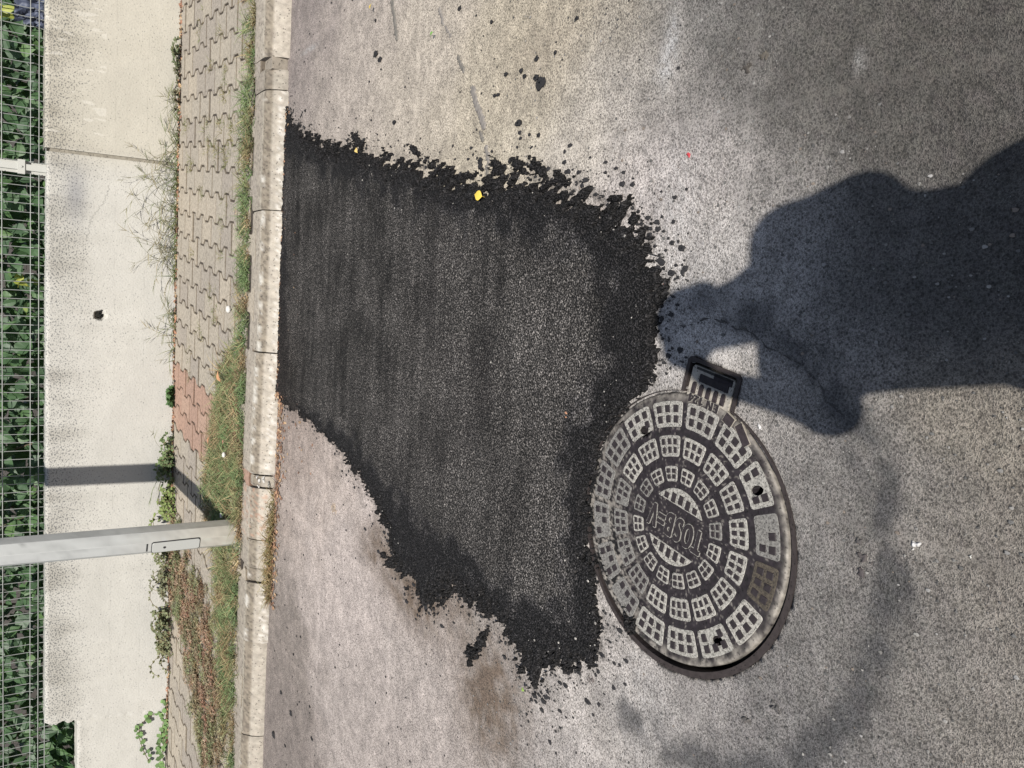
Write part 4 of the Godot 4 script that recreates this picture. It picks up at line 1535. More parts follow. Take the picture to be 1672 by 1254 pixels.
func tuft(seed_: int, count: int, len0: float, len1: float, wide: float, spread: float) -> ArrayMesh:
	var r := RandomNumberGenerator.new()
	r.seed = seed_
	var b := B.new()
	for i in count:
		var a := r.randf() * TAU
		var l := r.randf_range(len0, len1)
		var tilt := r.randf_range(0.15, spread)
		blade(b, Vector3(cos(a), 0, sin(a)) * r.randf() * 0.02, Vector3(cos(a) * tilt, 1.0, sin(a) * tilt), l, wide * r.randf_range(0.7, 1.2), r.randf_range(0.3, 1.6), Color(0.8, 0.8, 0.8), Color(1.15, 1.1, 0.95))
	return b.mesh()

func clump(seed_: int, count: int, rad: float, leaf: float) -> ArrayMesh:
	# low creeping weed: small leaves and fine stems
	var r := RandomNumberGenerator.new()
	r.seed = seed_
	var b := B.new()
	for i in count:
		var a := r.randf() * TAU
		var d := sqrt(r.randf()) * rad
		var at := Vector3(cos(a) * d, r.randf_range(0.004, 0.03), sin(a) * d)
		var t := r.randf() * TAU
		var f := Vector3(cos(t), r.randf_range(-0.3, 0.5), sin(t)).normalized() * leaf * r.randf_range(0.6, 1.3)
		var s := f.cross(Vector3.UP).normalized() * leaf * 0.36
		var k := r.randf_range(0.7, 1.25)
		b.quad(at - f, at - s, at + f, at + s, Color(k, k, k), Vector3.UP)
	for i in count / 4:
		var a := r.randf() * TAU
		b.tube(Vector3(r.randf_range(-rad, rad), 0.004, r.randf_range(-rad, rad)), Vector3(cos(a) * rad * 0.5, 0.022, sin(a) * rad * 0.5), 0.0012, 0.0012, 3, Color(1.0, 0.8, 0.7), false)
	return b.mesh()

func strew(called: String, label: String, category: String, shapes: Array, where: Array, tints: PackedColorArray, parent: Node = self) -> Node3D:
	var o: Node3D
	o = base(called) if shapes.size() > 1 else null
	for s in shapes.size():
		var mine := []
		for i in where.size():
			if i % shapes.size() == s:
				mine.append(i)
		var mm := MultiMesh.new()
		mm.transform_format = MultiMesh.TRANSFORM_3D
		mm.use_colors = true
		mm.mesh = shapes[s]
		mm.instance_count = mine.size()
		for k in mine.size():
			mm.set_instance_transform(k, where[mine[k]])
			mm.set_instance_color(k, tints[mine[k]])
		var e := MultiMeshInstance3D.new()
		e.name = called if o == null else "tufts"
		e.multimesh = mm
		e.material_override = M.blade
		if o:
			o.add_child(e, true)
			kind(e, "stuff")
		else:
			add_child(e, true)
			o = e
	kind(o, "stuff")
	tag(o, label, category)
	return o

func verge() -> void:
	var r := RandomNumberGenerator.new()
	r.seed = 33
	var dens := noise(121, 2.6, 3)
	var gr := [tuft(301, 8, 0.04, 0.10, 0.0060, 1.0), tuft(302, 9, 0.03, 0.085, 0.0060, 1.3), tuft(303, 6, 0.06, 0.15, 0.0052, 1.1), clump(304, 22, 0.045, 0.009), tuft(305, 6, 0.03, 0.075, 0.0060, 1.9)]
	# strip between kerb and pavers, thin on the right, broad on the left
	var where := []
	var tint := PackedColorArray()
	var broad := poly_of([[-0.30, -4.56], [-0.40, -4.85], [-0.526, -5.06], [-0.671, -5.06], [-0.926, -5.16], [-1.15, -5.25], [-1.33, -5.3], [-1.58, -5.2], [-1.75, -5.02], [-1.95, -4.95], [-2.15, -4.85], [-2.6, -4.75], [-2.6, -4.52], [-0.3, -4.45]])
	var tries := 0
	while where.size() < 3600 and tries < 40000:
		tries += 1
		var x := r.randf_range(-2.9, 1.75)
		var z := r.randf_range(-5.3, -4.47)
		var d := dens.get_noise_2d(x, z)
		var keep := 0.0
		if inside(Vector2(x, z), broad):
			keep = 0.85 + d * 0.7
		elif x > -0.4:
			var t := -4.485 - z
			keep = exp(-pow((t - 0.03) / 0.105, 2)) * clampf(0.9 + d * 1.6 + (0.35 if x < 0.95 else -0.25), 0, 1)
		else:
			var t := -4.52 - z
			keep = exp(-pow(t / 0.07, 2)) * 0.5
		if Vector2(x + 1.428, z + 4.6).length() < 0.085:
			keep = 0.0
		if r.randf() > keep:
			continue
		where.append(Transform3D(Basis(Vector3.UP, r.randf() * TAU).scaled(Vector3.ONE * r.randf_range(0.6, 1.15)), Vector3(x, pave_y(z) - 0.006, z)))
		var dry := clampf(dens.get_noise_2d(x * 2 + 7, z * 2) * 2.2 + 0.15 + (0.2 if x < -0.4 else -0.1), 0, 1)
		tint.append(Color(0.135, 0.195, 0.085).lerp([Color(0.34, 0.27, 0.16), Color(0.25, 0.17, 0.10)][r.randi() % 2], dry) * r.randf_range(0.55, 1.3))
	strew("verge_grass", "ragged green grass growing between the kerb and the pavers", "grass", gr, where, tint)
	# tufts in the joints of the pavers
	where = []
	tint = PackedColorArray()
	for q in [[1.091, -6.02, 26], [1.003, -5.49, 10], [0.865, -5.401, 12], [0.808, -5.233, 16], [0.793, -4.892, 22], [0.799, -5.868, 18], [0.924, -4.879, 18], [1.351, -5.342, 8], [1.263, -5.028, 10], [1.675, -5.728, 12], [0.343, -5.048, 12], [0.216, -5.816, 10], [-0.061, -5.224, 10], [-0.313, -5.529, 12], [-0.192, -5.139, 14], [-0.457, -5.79, 8], [-0.609, -5.812, 8], [-1.349, -5.709, 8], [0.203, -5.063, 12], [1.15, -5.1, 16], [0.75, -5.0, 18], [0.95, -5.15, 10], [1.5, -5.2, 10], [0.55, -4.95, 10], [0.6, -5.6, 8]]:
		for k in q[2]:
			var x: float = q[0] + r.randfn() * 0.035
			var z: float = q[1] + r.randfn() * 0.05
			where.append(Transform3D(Basis(Vector3.UP, r.randf() * TAU).scaled(Vector3.ONE * r.randf_range(0.28, 0.6)), Vector3(x, pave_y(z) - 0.004, z)))
			tint.append(Color(0.125, 0.16, 0.055).lerp(Color(0.28, 0.21, 0.12), r.randf() * 0.8))
	strew("joint_grass", "small mossy tufts growing in the joints between the pavers", "grass", gr, where, tint)
	# dry creeping weeds on the left of the pavement
	where = []
	tint = PackedColorArray()
	var mat_ := [clump(311, 46, 0.06, 0.011), clump(312, 40, 0.055, 0.012), tuft(313, 7, 0.03, 0.06, 0.003, 1.3)]
	var area := poly_of([[-1.72, -6.26], [-1.85, -5.95], [-1.938, -5.75], [-2.007, -5.307], [-2.098, -4.989], [-2.359, -4.751], [-2.890, -4.605], [-3.213, -5.196], [-2.876, -5.429], [-2.724, -5.585], [-2.610, -5.858], [-2.465, -6.092], [-2.372, -6.27]])
	while where.size() < 720:
		var x := r.randf_range(-3.3, -1.7)
		var z := r.randf_range(-6.27, -4.6)
		if not inside(Vector2(x + dens.get_noise_2d(x * 3, z * 3) * 0.25, z), area) or dens.get_noise_2d(x * 2.2 + 50, z * 2.2) < -0.22 + r.randf() * 0.12:
			continue
		where.append(Transform3D(Basis(Vector3.UP, r.randf() * TAU).scaled(Vector3.ONE * r.randf_range(0.7, 1.3)), Vector3(x, pave_y(z), z)))
		var dry := clampf(dens.get_noise_2d(x * 1.8 + 3, z * 1.8) * 1.8 + 0.55, 0, 1)
		tint.append(Color(0.15, 0.175, 0.08).lerp([Color(0.26, 0.145, 0.095), Color(0.33, 0.24, 0.155), Color(0.24, 0.165, 0.115)][r.randi() % 3], dry) * r.randf_range(0.75, 1.25))
	strew("dry_weeds", "reddish brown half dried weeds spreading over the pavement left of the lamp post", "weeds", mat_, where, tint)
	# the gutter left of the patch
	where = []
	tint = PackedColorArray()
	while where.size() < 210:
		var x := r.randf_range(-1.72, -1.05)
		var z := -4.205 - 0.045 * smoothstep(-1.0, -1.4, x) + r.randfn() * 0.02
		if r.randf() > 0.3 + 0.7 * smoothstep(-1.1, -1.3, x):
			continue
		where.append(Transform3D(Basis.from_euler(Vector3(r.randf_range(0, 0.5), r.randf() * TAU, 0)).scaled(Vector3.ONE * r.randf_range(0.5, 1.15)), Vector3(x, -0.002, z)))
		tint.append(Color(0.16, 0.16, 0.065).lerp([Color(0.27, 0.15, 0.085), Color(0.33, 0.26, 0.15)][r.randi() % 2], r.randf()))
	strew("gutter_grass", "dry brown and green grass along the foot of the kerb by the lamp post", "grass", gr, where, tint)

func wispy(seed_: int, stalks: int, h0: float, h1: float, lean: float) -> ArrayMesh:
	# tall grass: thin arching stalks with a few side blades and open seed heads
	var r := RandomNumberGenerator.new()
	r.seed = seed_
	var b := B.new()
	for i in stalks:
		var a := r.randf_range(-1.0, 1.0)
		var d := Vector3(a * lean, 1.0, r.randf_range(-0.05, 0.5)).normalized()
		var p := Vector3(r.randfn() * 0.06, 0, r.randf_range(0.0, 0.035))
		var h := r.randf_range(h0, h1)
		var col := Color(0.13, 0.155, 0.075).lerp(Color(0.25, 0.21, 0.13), r.randf())
		var segs := 7
		for s in segs:
			d = (d + Vector3(a * 0.16, -0.10, r.randf_range(-0.06, 0.06))).normalized()
			var q := p + d * h / segs
			b.tube(p, q, 0.0019 * (1.0 - s * 0.09), 0.0019 * (1.0 - (s + 1) * 0.09), 3, col, false)
			if s > 0 and r.randf() < 0.5:
				var sd := (d + Vector3(r.randf_range(-1, 1), r.randf_range(-0.3, 0.5), r.randf_range(-0.2, 0.5))).normalized()
				blade(b, q, sd, r.randf_range(0.04, 0.11), 0.005, r.randf_range(0.2, 1.0), col, col * 1.2, 3)
			p = q
		for s in 3:
			var sd := (d + Vector3(r.randf_range(-1, 1), r.randf_range(-0.6, 0.6), r.randf_range(-0.4, 0.4)) * 0.8).normalized()
			b.tube(p, p + sd * r.randf_range(0.03, 0.07), 0.0012, 0.0008, 3, col * 1.1, false)
	for i in stalks * 3:
		var a := r.randf_range(-1.2, 1.2)
		var g := Color(0.085, 0.125, 0.045).lerp(Color(0.15, 0.16, 0.07), r.randf())
		blade(b, Vector3(r.randfn() * 0.07, 0, r.randf_range(0.0, 0.04)), Vector3(a, 1.0, r.randf_range(0.0, 0.7)), r.randf_range(0.05, 0.17), 0.006, r.randf_range(0.3, 1.3), g, g * 1.2)
	return b.mesh()

func leafy(seed_: int, stems: int, h0: float, h1: float, leaf: float, curl: float, tone: Color) -> ArrayMesh:
	# bushy weed: branching stems set with small pointed leaves
	var r := RandomNumberGenerator.new()
	r.seed = seed_
	var b := B.new()
	for i in stems:
		var d := Vector3(r.randf_range(-0.9, 0.9), 1.0, r.randf_range(0.0, 0.8)).normalized()
		var p := Vector3(r.randfn() * 0.06, 0, r.randf_range(0.0, 0.05))
		var h := r.randf_range(h0, h1)
		var segs := 7
		for s in segs:
			d = (d + Vector3(r.randf_range(-1, 1) * 0.25, -0.16 * curl * s, 0.04)).normalized()
			var q := p + d * h / segs
			b.tube(p, q, 0.0022, 0.0018, 4, Color(0.17, 0.13, 0.07), false)
			for k in 3:
				var t := r.randf() * TAU
				var f := (Vector3(cos(t), r.randf_range(-0.1, 0.9), sin(t)) + d * 0.4).normalized() * leaf * r.randf_range(0.6, 1.25)
				var w := f.cross(Vector3(0.2, 0.5, 1.0)).normalized() * leaf * 0.3
				var g := tone * r.randf_range(0.65, 1.35)
				b.quad(q, q + f * 0.5 - w, q + f, q + f * 0.5 + w, g, Vector3(0, 0.6, 0.8))
			p = q
	return b.mesh()

func weeds() -> void:
	var z := WALL_Z + 0.012
	var y := pave_y(z) - 0.004
	var i := 0
	for q in [[1.21, 6, 0.08, 0.18, 0.9, "short wispy grass tuft right of the wall joint"], [0.99, 9, 0.16, 0.34, 0.8, "wispy grass just right of the wall joint"], [0.74, 15, 0.22, 0.46, 0.7, "tallest wispy grass tuft growing at the foot of the wall joint"], [0.50, 12, 0.2, 0.42, 0.7, "tall wispy grass left of the wall joint"], [0.28, 11, 0.2, 0.42, 0.6, "wispy grass tuft halfway between joint and weep hole"], [0.08, 9, 0.18, 0.38, 0.8, "leftmost of the tall wispy grass tufts, right of the weep hole"], [-0.30, 7, 0.1, 0.2, 0.9, "short grass tuft straight below the weep hole"], [-0.46, 4, 0.1, 0.22, 0.9, "thin grass tuft left of the weep hole"], [-1.30, 4, 0.18, 0.3, 0.7, "sparse dark stalks beside the post shadow on the wall"]]:
		var o := put("grass_tuft", wispy(400 + i, q[1], q[2], q[3], q[4]), M.blade, self, Vector3(q[0], y, z))
		tag(o, q[5], "grass tuft", "grass tufts along the foot of the wall")
		i += 1
	i = 0
	for q in [[-0.83, 5, 0.02, 0.05, 0.035, 0.2, 0.05, 0.10, 0.03, "small dark green broad leaved weed alone by the red pavers"], [-1.36, 12, 0.07, 0.16, 0.026, 0.6, 0.085, 0.12, 0.045, "bushy green weed in the shadow of the lamp post"], [-1.66, 12, 0.08, 0.19, 0.024, 0.9, 0.13, 0.17, 0.05, "bright green weed behind the lamp post, on its right"], [-1.98, 10, 0.08, 0.2, 0.022, 0.9, 0.12, 0.135, 0.06, "olive weed just left of the lamp post at the wall"], [-2.28, 12, 0.08, 0.22, 0.020, 0.7, 0.125, 0.13, 0.075, "feathery grey green weed second left of the lamp post"], [-2.52, 11, 0.08, 0.22, 0.022, 0.6, 0.115, 0.13, 0.065, "spreading grey green weed midway along the left wall"], [-2.80, 9, 0.07, 0.2, 0.022, 0.8, 0.12, 0.125, 0.06, "leftmost feathery weed before the creeper"], [1.62, 6, 0.04, 0.1, 0.018, 0.4, 0.10, 0.12, 0.06, "small grey green weed at the right end of the wall"], [1.36, 4, 0.03, 0.07, 0.018, 0.4, 0.10, 0.10, 0.06, "tiny weed right of the short wispy grass"]]:
		var o := put("weed", leafy(430 + i, int(q[1] * 2.0), q[2] * 1.15, q[3] * 1.6, q[4] * 1.2, q[5], Color(q[6], q[7], q[8])), M.blade, self, Vector3(q[0], y, z))
		tag(o, q[9], "weed", "weeds along the foot of the wall")
		i += 1
	# creeper at the low wall: runners with round leaves
	var o2 := base("creeper", Vector3(-3.36, y, z - 0.03))
	tag(o2, "green creeper trailing along the foot of the lower wall at the left", "creeper")
	var r := RandomNumberGenerator.new()
	r.seed = 77
	for path in [[Vector3(0.02, 0, 0.02), Vector3(0.0, 0.12, 0.0), Vector3(-0.06, 0.19, 0.0), Vector3(-0.14, 0.20, 0.0), Vector3(-0.26, 0.17, 0.0), Vector3(-0.38, 0.12, 0.01)], [Vector3(0.1, 0.01, 0.03), Vector3(-0.05, 0.03, 0.04), Vector3(-0.2, 0.05, 0.04), Vector3(-0.35, 0.05, 0.05), Vector3(-0.5, 0.05, 0.06), Vector3(-0.62, 0.04, 0.06)], [Vector3(0.05, 0.0, 0.06), Vector3(-0.12, 0.03, 0.08), Vector3(-0.3, 0.04, 0.10), Vector3(-0.48, 0.03, 0.12), Vector3(-0.6, 0.02, 0.14)]]:
		var b := B.new()
		for s in path.size() - 1:
			b.tube(path[s], path[s + 1], 0.003, 0.0026, 5, Color(0.12, 0.09, 0.05), false)
		var st := put("runner", b.mesh(), M.blade, o2)
		var lb := B.new()
		for s in path.size() - 1:
			for k in (5 if path[0].x < 0.03 else 11):
				var at: Vector3 = path[s].lerp(path[s + 1], r.randf()) + Vector3(r.randfn() * 0.014, r.randfn() * 0.014, absf(r.randfn()) * 0.006)
				var t := r.randf() * TAU
				var u := Vector3(cos(t), sin(t), r.randf_range(-0.2, 0.6)).normalized() * r.randf_range(0.014, 0.026)
				var w := u.cross(Vector3(0.1, 0.4, 1)).normalized() * u.length() * 0.75
				var g := Color(0.10, 0.17, 0.055) * r.randf_range(0.6, 1.4)
				lb.tri(at - u, at - u * 0.3 - w, at + u * 0.5 - w * 0.7, g, Vector3(0, 0.4, 1))
				lb.tri(at - u, at + u * 0.5 - w * 0.7, at + u, g, Vector3(0, 0.4, 1))
				lb.tri(at - u, at + u, at + u * 0.5 + w * 0.7, g * 0.9, Vector3(0, 0.4, 1))
				lb.tri(at - u, at + u * 0.5 + w * 0.7, at - u * 0.3 + w, g * 0.9, Vector3(0, 0.4, 1))
		kind(put("leaves", lb.mesh(), M.blade, st), "stuff")

# ------------------------------------------------------------------ litter
func chip(seed_: int) -> ArrayMesh:
	var r := RandomNumberGenerator.new()
	r.seed = seed_
	var b := B.new()
	var n := 7
	var ring_ := []
	for i in n:
		var a := TAU * i / n
		ring_.append(Vector3(cos(a) * r.randf_range(0.7, 1.1), r.randf_range(0.1, 0.45), sin(a) * r.randf_range(0.35, 0.6)))
	for i in n:
		b.tri(Vector3(0, 0.3, 0), ring_[i], ring_[(i + 1) % n], Color.WHITE, Vector3.UP)
	return b.mesh()

func litter() -> void:
	var r := RandomNumberGenerator.new()
	r.seed = 55
	var dark := planar(mat(Color(0.016, 0.015, 0.016), 0.75), null, M.tar.heightmap_texture, 0.5, 0.5)
	var shapes := []
	for i in 4:
		shapes.append(lump(Vector3(1, 0.55, 1.0), 500 + i, 0.75, 10, 6))
	var spots := [[0.860, -2.190, 1], [0.621, -1.899, 2.6], [0.640, -1.925, 1.4], [0.676, -2.004, 1.1], [0.657, -1.986, 0.9], [0.683, -2.088, 1], [0.631, -2.146, 0.9], [0.630, -2.126, 0.8], [0.526, -2.003, 1.6], [0.440, -2.210, 1.8], [0.476, -1.893, 1.1], [0.691, -1.839, 0.9], [0.694, -1.928, 1.2], [0.958, -3.084, 2.0], [0.928, -3.041, 1.6], [0.661, -2.877, 1.2], [1.092, -3.100, 1.1], [0.955, -2.400, 1.2], [0.758, -1.751, 0.9], [0.485, -1.940, 0.8], [-2.151, -3.989, 1.7], [-2.183, -3.818, 2.2], [-2.439, -4.086, 3.0], [-2.159, -3.500, 1.2], [-1.731, -3.715, 0.9], [-1.864, -3.813, 0.8], [-2.093, -3.723, 0.8], [-2.018, -3.545, 0.8], [-2.401, -3.891, 1.0], [-1.307, -3.714, 0.7]]
	for q in spots:
		var s: float = q[2] * 0.0066
		var o := put("asphalt_crumb", shapes[r.randi() % 4], dark, self, Vector3(q[0], 0.001, q[1]))
		o.transform.basis = Basis(Vector3.UP, r.randf() * TAU).scaled(Vector3(s, s * 0.6, s * r.randf_range(1.1, 1.9)))
		var own: String = {"0.621 -1.899": "largest two lobed black crumb on the pale road right of the patch", "0.64 -1.925": "black crumb touching the largest two lobed one", "0.958 -3.084": "long black crumb far right, nearest the upper picture edge", "0.928 -3.041": "black crumb next to the long one far right", "0.44 -2.21": "black lump just outside the raked right edge, beside the drip trail", "0.526 -2.003": "black lump alone between the raked edge and the largest crumb", "-2.439 -4.086": "longest black crumb on the left, nearest the kerb", "-2.183 -3.818": "large black crumb on the left, beside the gutter", "-2.151 -3.989": "black crumb at the foot of the kerb, left of the lamp post", "-1.307 -3.714": "tiny black crumb on the pale road below the lamp post"}.get("%s %s" % [q[0], q[1]], "")
		if own != "":
			tag(o, own, "asphalt crumb", "asphalt crumbs scattered on the road")
			continue
		tag(o, "loose black crumb of asphalt lying on the pale road beside the patch", "asphalt crumb", "asphalt crumbs scattered on the road")
	# fine black spatter all over the pale road, and grit on the patch
	var where := []
	var tint := PackedColorArray()
	var dens := noise(131, 2.0, 2)
	while where.size() < 1500:
		var x := r.randf_range(-2.7, 1.6)
		var z := r.randf_range(-4.15, -1.35)
		if dens.get_noise_2d(x, z) < r.randf_range(-0.5, 0.5):
			continue
		var s := 0.0012 + 0.0035 * pow(r.randf(), 3.0)
		where.append(Transform3D(Basis(Vector3.UP, r.randf() * TAU).scaled(Vector3(s, s * 0.5, s * r.randf_range(1, 1.8))), Vector3(x, 0.0005, z)))
		tint.append(Color(0.02, 0.019, 0.02))
	strew("asphalt_spatter", "fine black asphalt spatter over the pale road round the patch", "spatter", [shapes[0]], where, tint)
	where = []
	tint = PackedColorArray()
	var pol := poly_of(PATCH)
	while where.size() < 900:
		var k := r.randi() % pol.size()
		var e := pol[k].lerp(pol[(k + 1) % pol.size()], r.randf())
		var at := e + Vector2(r.randfn(), r.randfn()) * 0.055
		if at.y < -4.17 or Vector2(at.x - COVER.x, at.y - COVER.z).length() < 0.34 or inside(at, pol):
			continue
		var s := 0.0015 + 0.0055 * pow(r.randf(), 2.5)
		where.append(Transform3D(Basis(Vector3.UP, r.randf() * TAU).scaled(Vector3(s, s * 0.5, s * r.randf_range(1, 2.2))), Vector3(at.x, 0.0005, at.y)))
		tint.append(Color(0.017, 0.016, 0.017))
	strew("edge_crumbs", "loose black crumbs strewn along the ragged edge of the asphalt patch", "crumbs", [shapes[2]], where, tint)
	# stones of many colours worn flush with the near road
	where = []
	tint = PackedColorArray()
	while where.size() < 7500:
		var x := r.randf_range(-2.0, 1.9)
		var z := -0.2 - 1.9 * pow(r.randf(), 1.3)
		if inside(Vector2(x, z), pol) or Vector2(x - COVER.x, z - COVER.z).length() < 0.345 or (x > -0.30 and x < -0.06 and z > -1.30 and z < -1.10):
			continue
		var s := 0.0010 + 0.0022 * pow(r.randf(), 2.6)
		where.append(Transform3D(Basis(Vector3.UP, r.randf() * TAU).scaled(Vector3(s, s * 0.28, s * r.randf_range(0.8, 1.6))), Vector3(x, 0.0002, z)))
		var t := r.randf()
		var col := Color(0.10, 0.097, 0.092) if t < 0.5 else (Color(0.22, 0.21, 0.195) if t < 0.8 else (Color(0.17, 0.14, 0.115) if t < 0.93 else Color(0.26, 0.25, 0.24)))
		tint.append(col * r.randf_range(0.6, 1.2))
	strew("exposed_stones", "small worn stones of mixed colours showing in the near road surface", "stones", [shapes[3]], where, tint)
	# pale stones pressed into the patch
	where = []
	tint = PackedColorArray()
	var poly := poly_of(PATCH)
	while where.size() < 420:
		var x := r.randf_range(-1.0, 0.7)
		var z := -1.4 - 2.7 * pow(r.randf(), 1.5)
		if not inside(Vector2(x, z), poly):
			continue
		var s := 0.0014 + 0.0026 * pow(r.randf(), 3.0)
		where.append(Transform3D(Basis(Vector3.UP, r.randf() * TAU).scaled(Vector3(s, s * 0.7, s * 1.3)), Vector3(x, 0.018, z)))
		tint.append(Color(0.34, 0.32, 0.29) * r.randf_range(0.5, 1.2))
	strew("pale_grit", "pale stone chips showing in the new asphalt", "grit", [shapes[1]], where, tint)
	# dry leaf flakes in the gutter and along the wall
	where = []
	tint = PackedColorArray()
	var flake := [chip(601), chip(602)]
	for k in 900:
		var x := r.randf_range(-1.5, 0.95)
		var z := -4.195 + absf(r.randfn()) * 0.03
		if k > 330:
			x = r.randf_range(-1.75, -0.55)
			z = -4.20 - 0.04 * smoothstep(-1.0, -1.4, x) + absf(r.randfn()) * 0.055
		elif r.randf() < 0.35:
			z = -4.0 + r.randfn() * 0.16
			x = r.randf_range(-1.0, 0.3)
		var s := r.randf_range(0.004, 0.011)
		where.append(Transform3D(Basis.from_euler(Vector3(r.randfn() * 0.4, r.randf() * TAU, r.randfn() * 0.4)).scaled(Vector3(s * 1.5, s, s * 1.2)), Vector3(x, 0.014 if x > -0.6 else 0.002, z)))
		tint.append([Color(0.26, 0.145, 0.085), Color(0.18, 0.10, 0.065), Color(0.32, 0.22, 0.13)][r.randi() % 3] * r.randf_range(0.7, 1.2))
	strew("gutter_leaf_litter", "orange brown leaf flakes lying in the gutter along the kerb", "leaf litter", flake, where, tint)
	where = []
	tint = PackedColorArray()
	for k in 1100:
		var x := r.randf_range(-3.6, 2.0)
		var z := WALL_Z + 0.02 + absf(r.randfn()) * 0.03
		var s := r.randf_range(0.006, 0.018)
		where.append(Transform3D(Basis.from_euler(Vector3(r.randfn() * 0.5, r.randf() * TAU, r.randfn() * 0.5)).scaled(Vector3.ONE * s), Vector3(x, pave_y(z) + 0.002, z)))
		tint.append([Color(0.28, 0.14, 0.085), Color(0.20, 0.105, 0.07), Color(0.36, 0.25, 0.14)][r.randi() % 3] * r.randf_range(0.7, 1.2))
	strew("wall_leaf_litter", "red brown leaf flakes in the crack between pavers and wall", "leaf litter", flake, where, tint)
	# single leaves and small things
	var lm := leaf_mesh(250, 0.42)
	for q in [[0.323, -2.150, 0.036, 0.55, 0.40, 0.06, "curled bright yellow leaf on the right edge of the asphalt patch"], [-1.101, -1.766, 0.014, 0.20, 0.30, 0.06, "small green leaf at the tip of the tar fringe left of the cover"], [0.903, -2.562, 0.016, 0.12, 0.26, 0.05, "tiny green leaf on the pale road, far right"], [1.151, -3.104, 0.02, 0.5, 0.36, 0.05, "tiny yellow leaf near the kerb, far right"], [0.60, -3.20, 0.024, 0.5, 0.36, 0.12, "small yellow leaf on the patch edge towards the kerb"],
		[-0.567, -4.80, 0.06, 0.42, 0.22, 0.11, "dry orange leaf on the verge grass right of the red pavers"], [-0.935, -5.02, 0.055, 0.38, 0.19, 0.10, "dry orange leaf in the grass in front of the red pavers"], [-0.905, -4.70, 0.06, 0.34, 0.15, 0.10, "dry pink brown leaf in the grass close to the kerb"], [-0.285, -1.64, 0.02, 0.42, 0.22, 0.13, "brown leaf scrap on the patch near the cover"]]:
		var m := mat(Color(q[3], q[4], q[5]), 0.7)
		m.cull_mode = BaseMaterial3D.CULL_DISABLED
		var yy := 0.022 if q[1] > -4.1 else pave_y(q[1]) + 0.05
		var o := put("fallen_leaf", lm, m, self, Vector3(q[0], yy, q[1]))
		o.transform.basis = Basis.from_euler(Vector3(r.randf_range(0.1, 0.6), r.randf() * TAU, r.randf_range(-0.3, 0.3))).scaled(Vector3.ONE * q[2])
		tag(o, q[6], "leaf", "fallen leaves")
	var tw := B.new()
	tw.tube(Vector3(0.142, 0.012, -1.413), Vector3(0.133, 0.010, -1.378), 0.0018, 0.0014, 5)
	tw.tube(Vector3(0.133, 0.010, -1.378), Vector3(0.126, 0.006, -1.345), 0.0014, 0.0009, 5)
	tag(put("twig", tw.mesh(), mat(Color(0.02, 0.018, 0.016), 0.9)), "thin black twig at the near right corner of the asphalt patch", "twig")
	var pebble := mat(Color(0.46, 0.445, 0.42), 0.8)
	for q in [[-0.140, -4.815, 0.024, "white pebble on the pavers below the weep hole"], [-0.99, -4.72, 0.018, "white pebble in the grass beside the longest kerb stone"], [-1.36, -4.74, 0.016, "white pebble in the grass right of the lamp post"]]:
		tag(put("pebble", lump(Vector3(q[2], q[2] * 0.6, q[2] * 0.8), 520, 0.3), pebble, self, Vector3(q[0], pave_y(q[1]) + (0.01 if q[0] > -0.5 else 0.04), q[1])), q[3], "pebble", "white pebbles on the pavement")

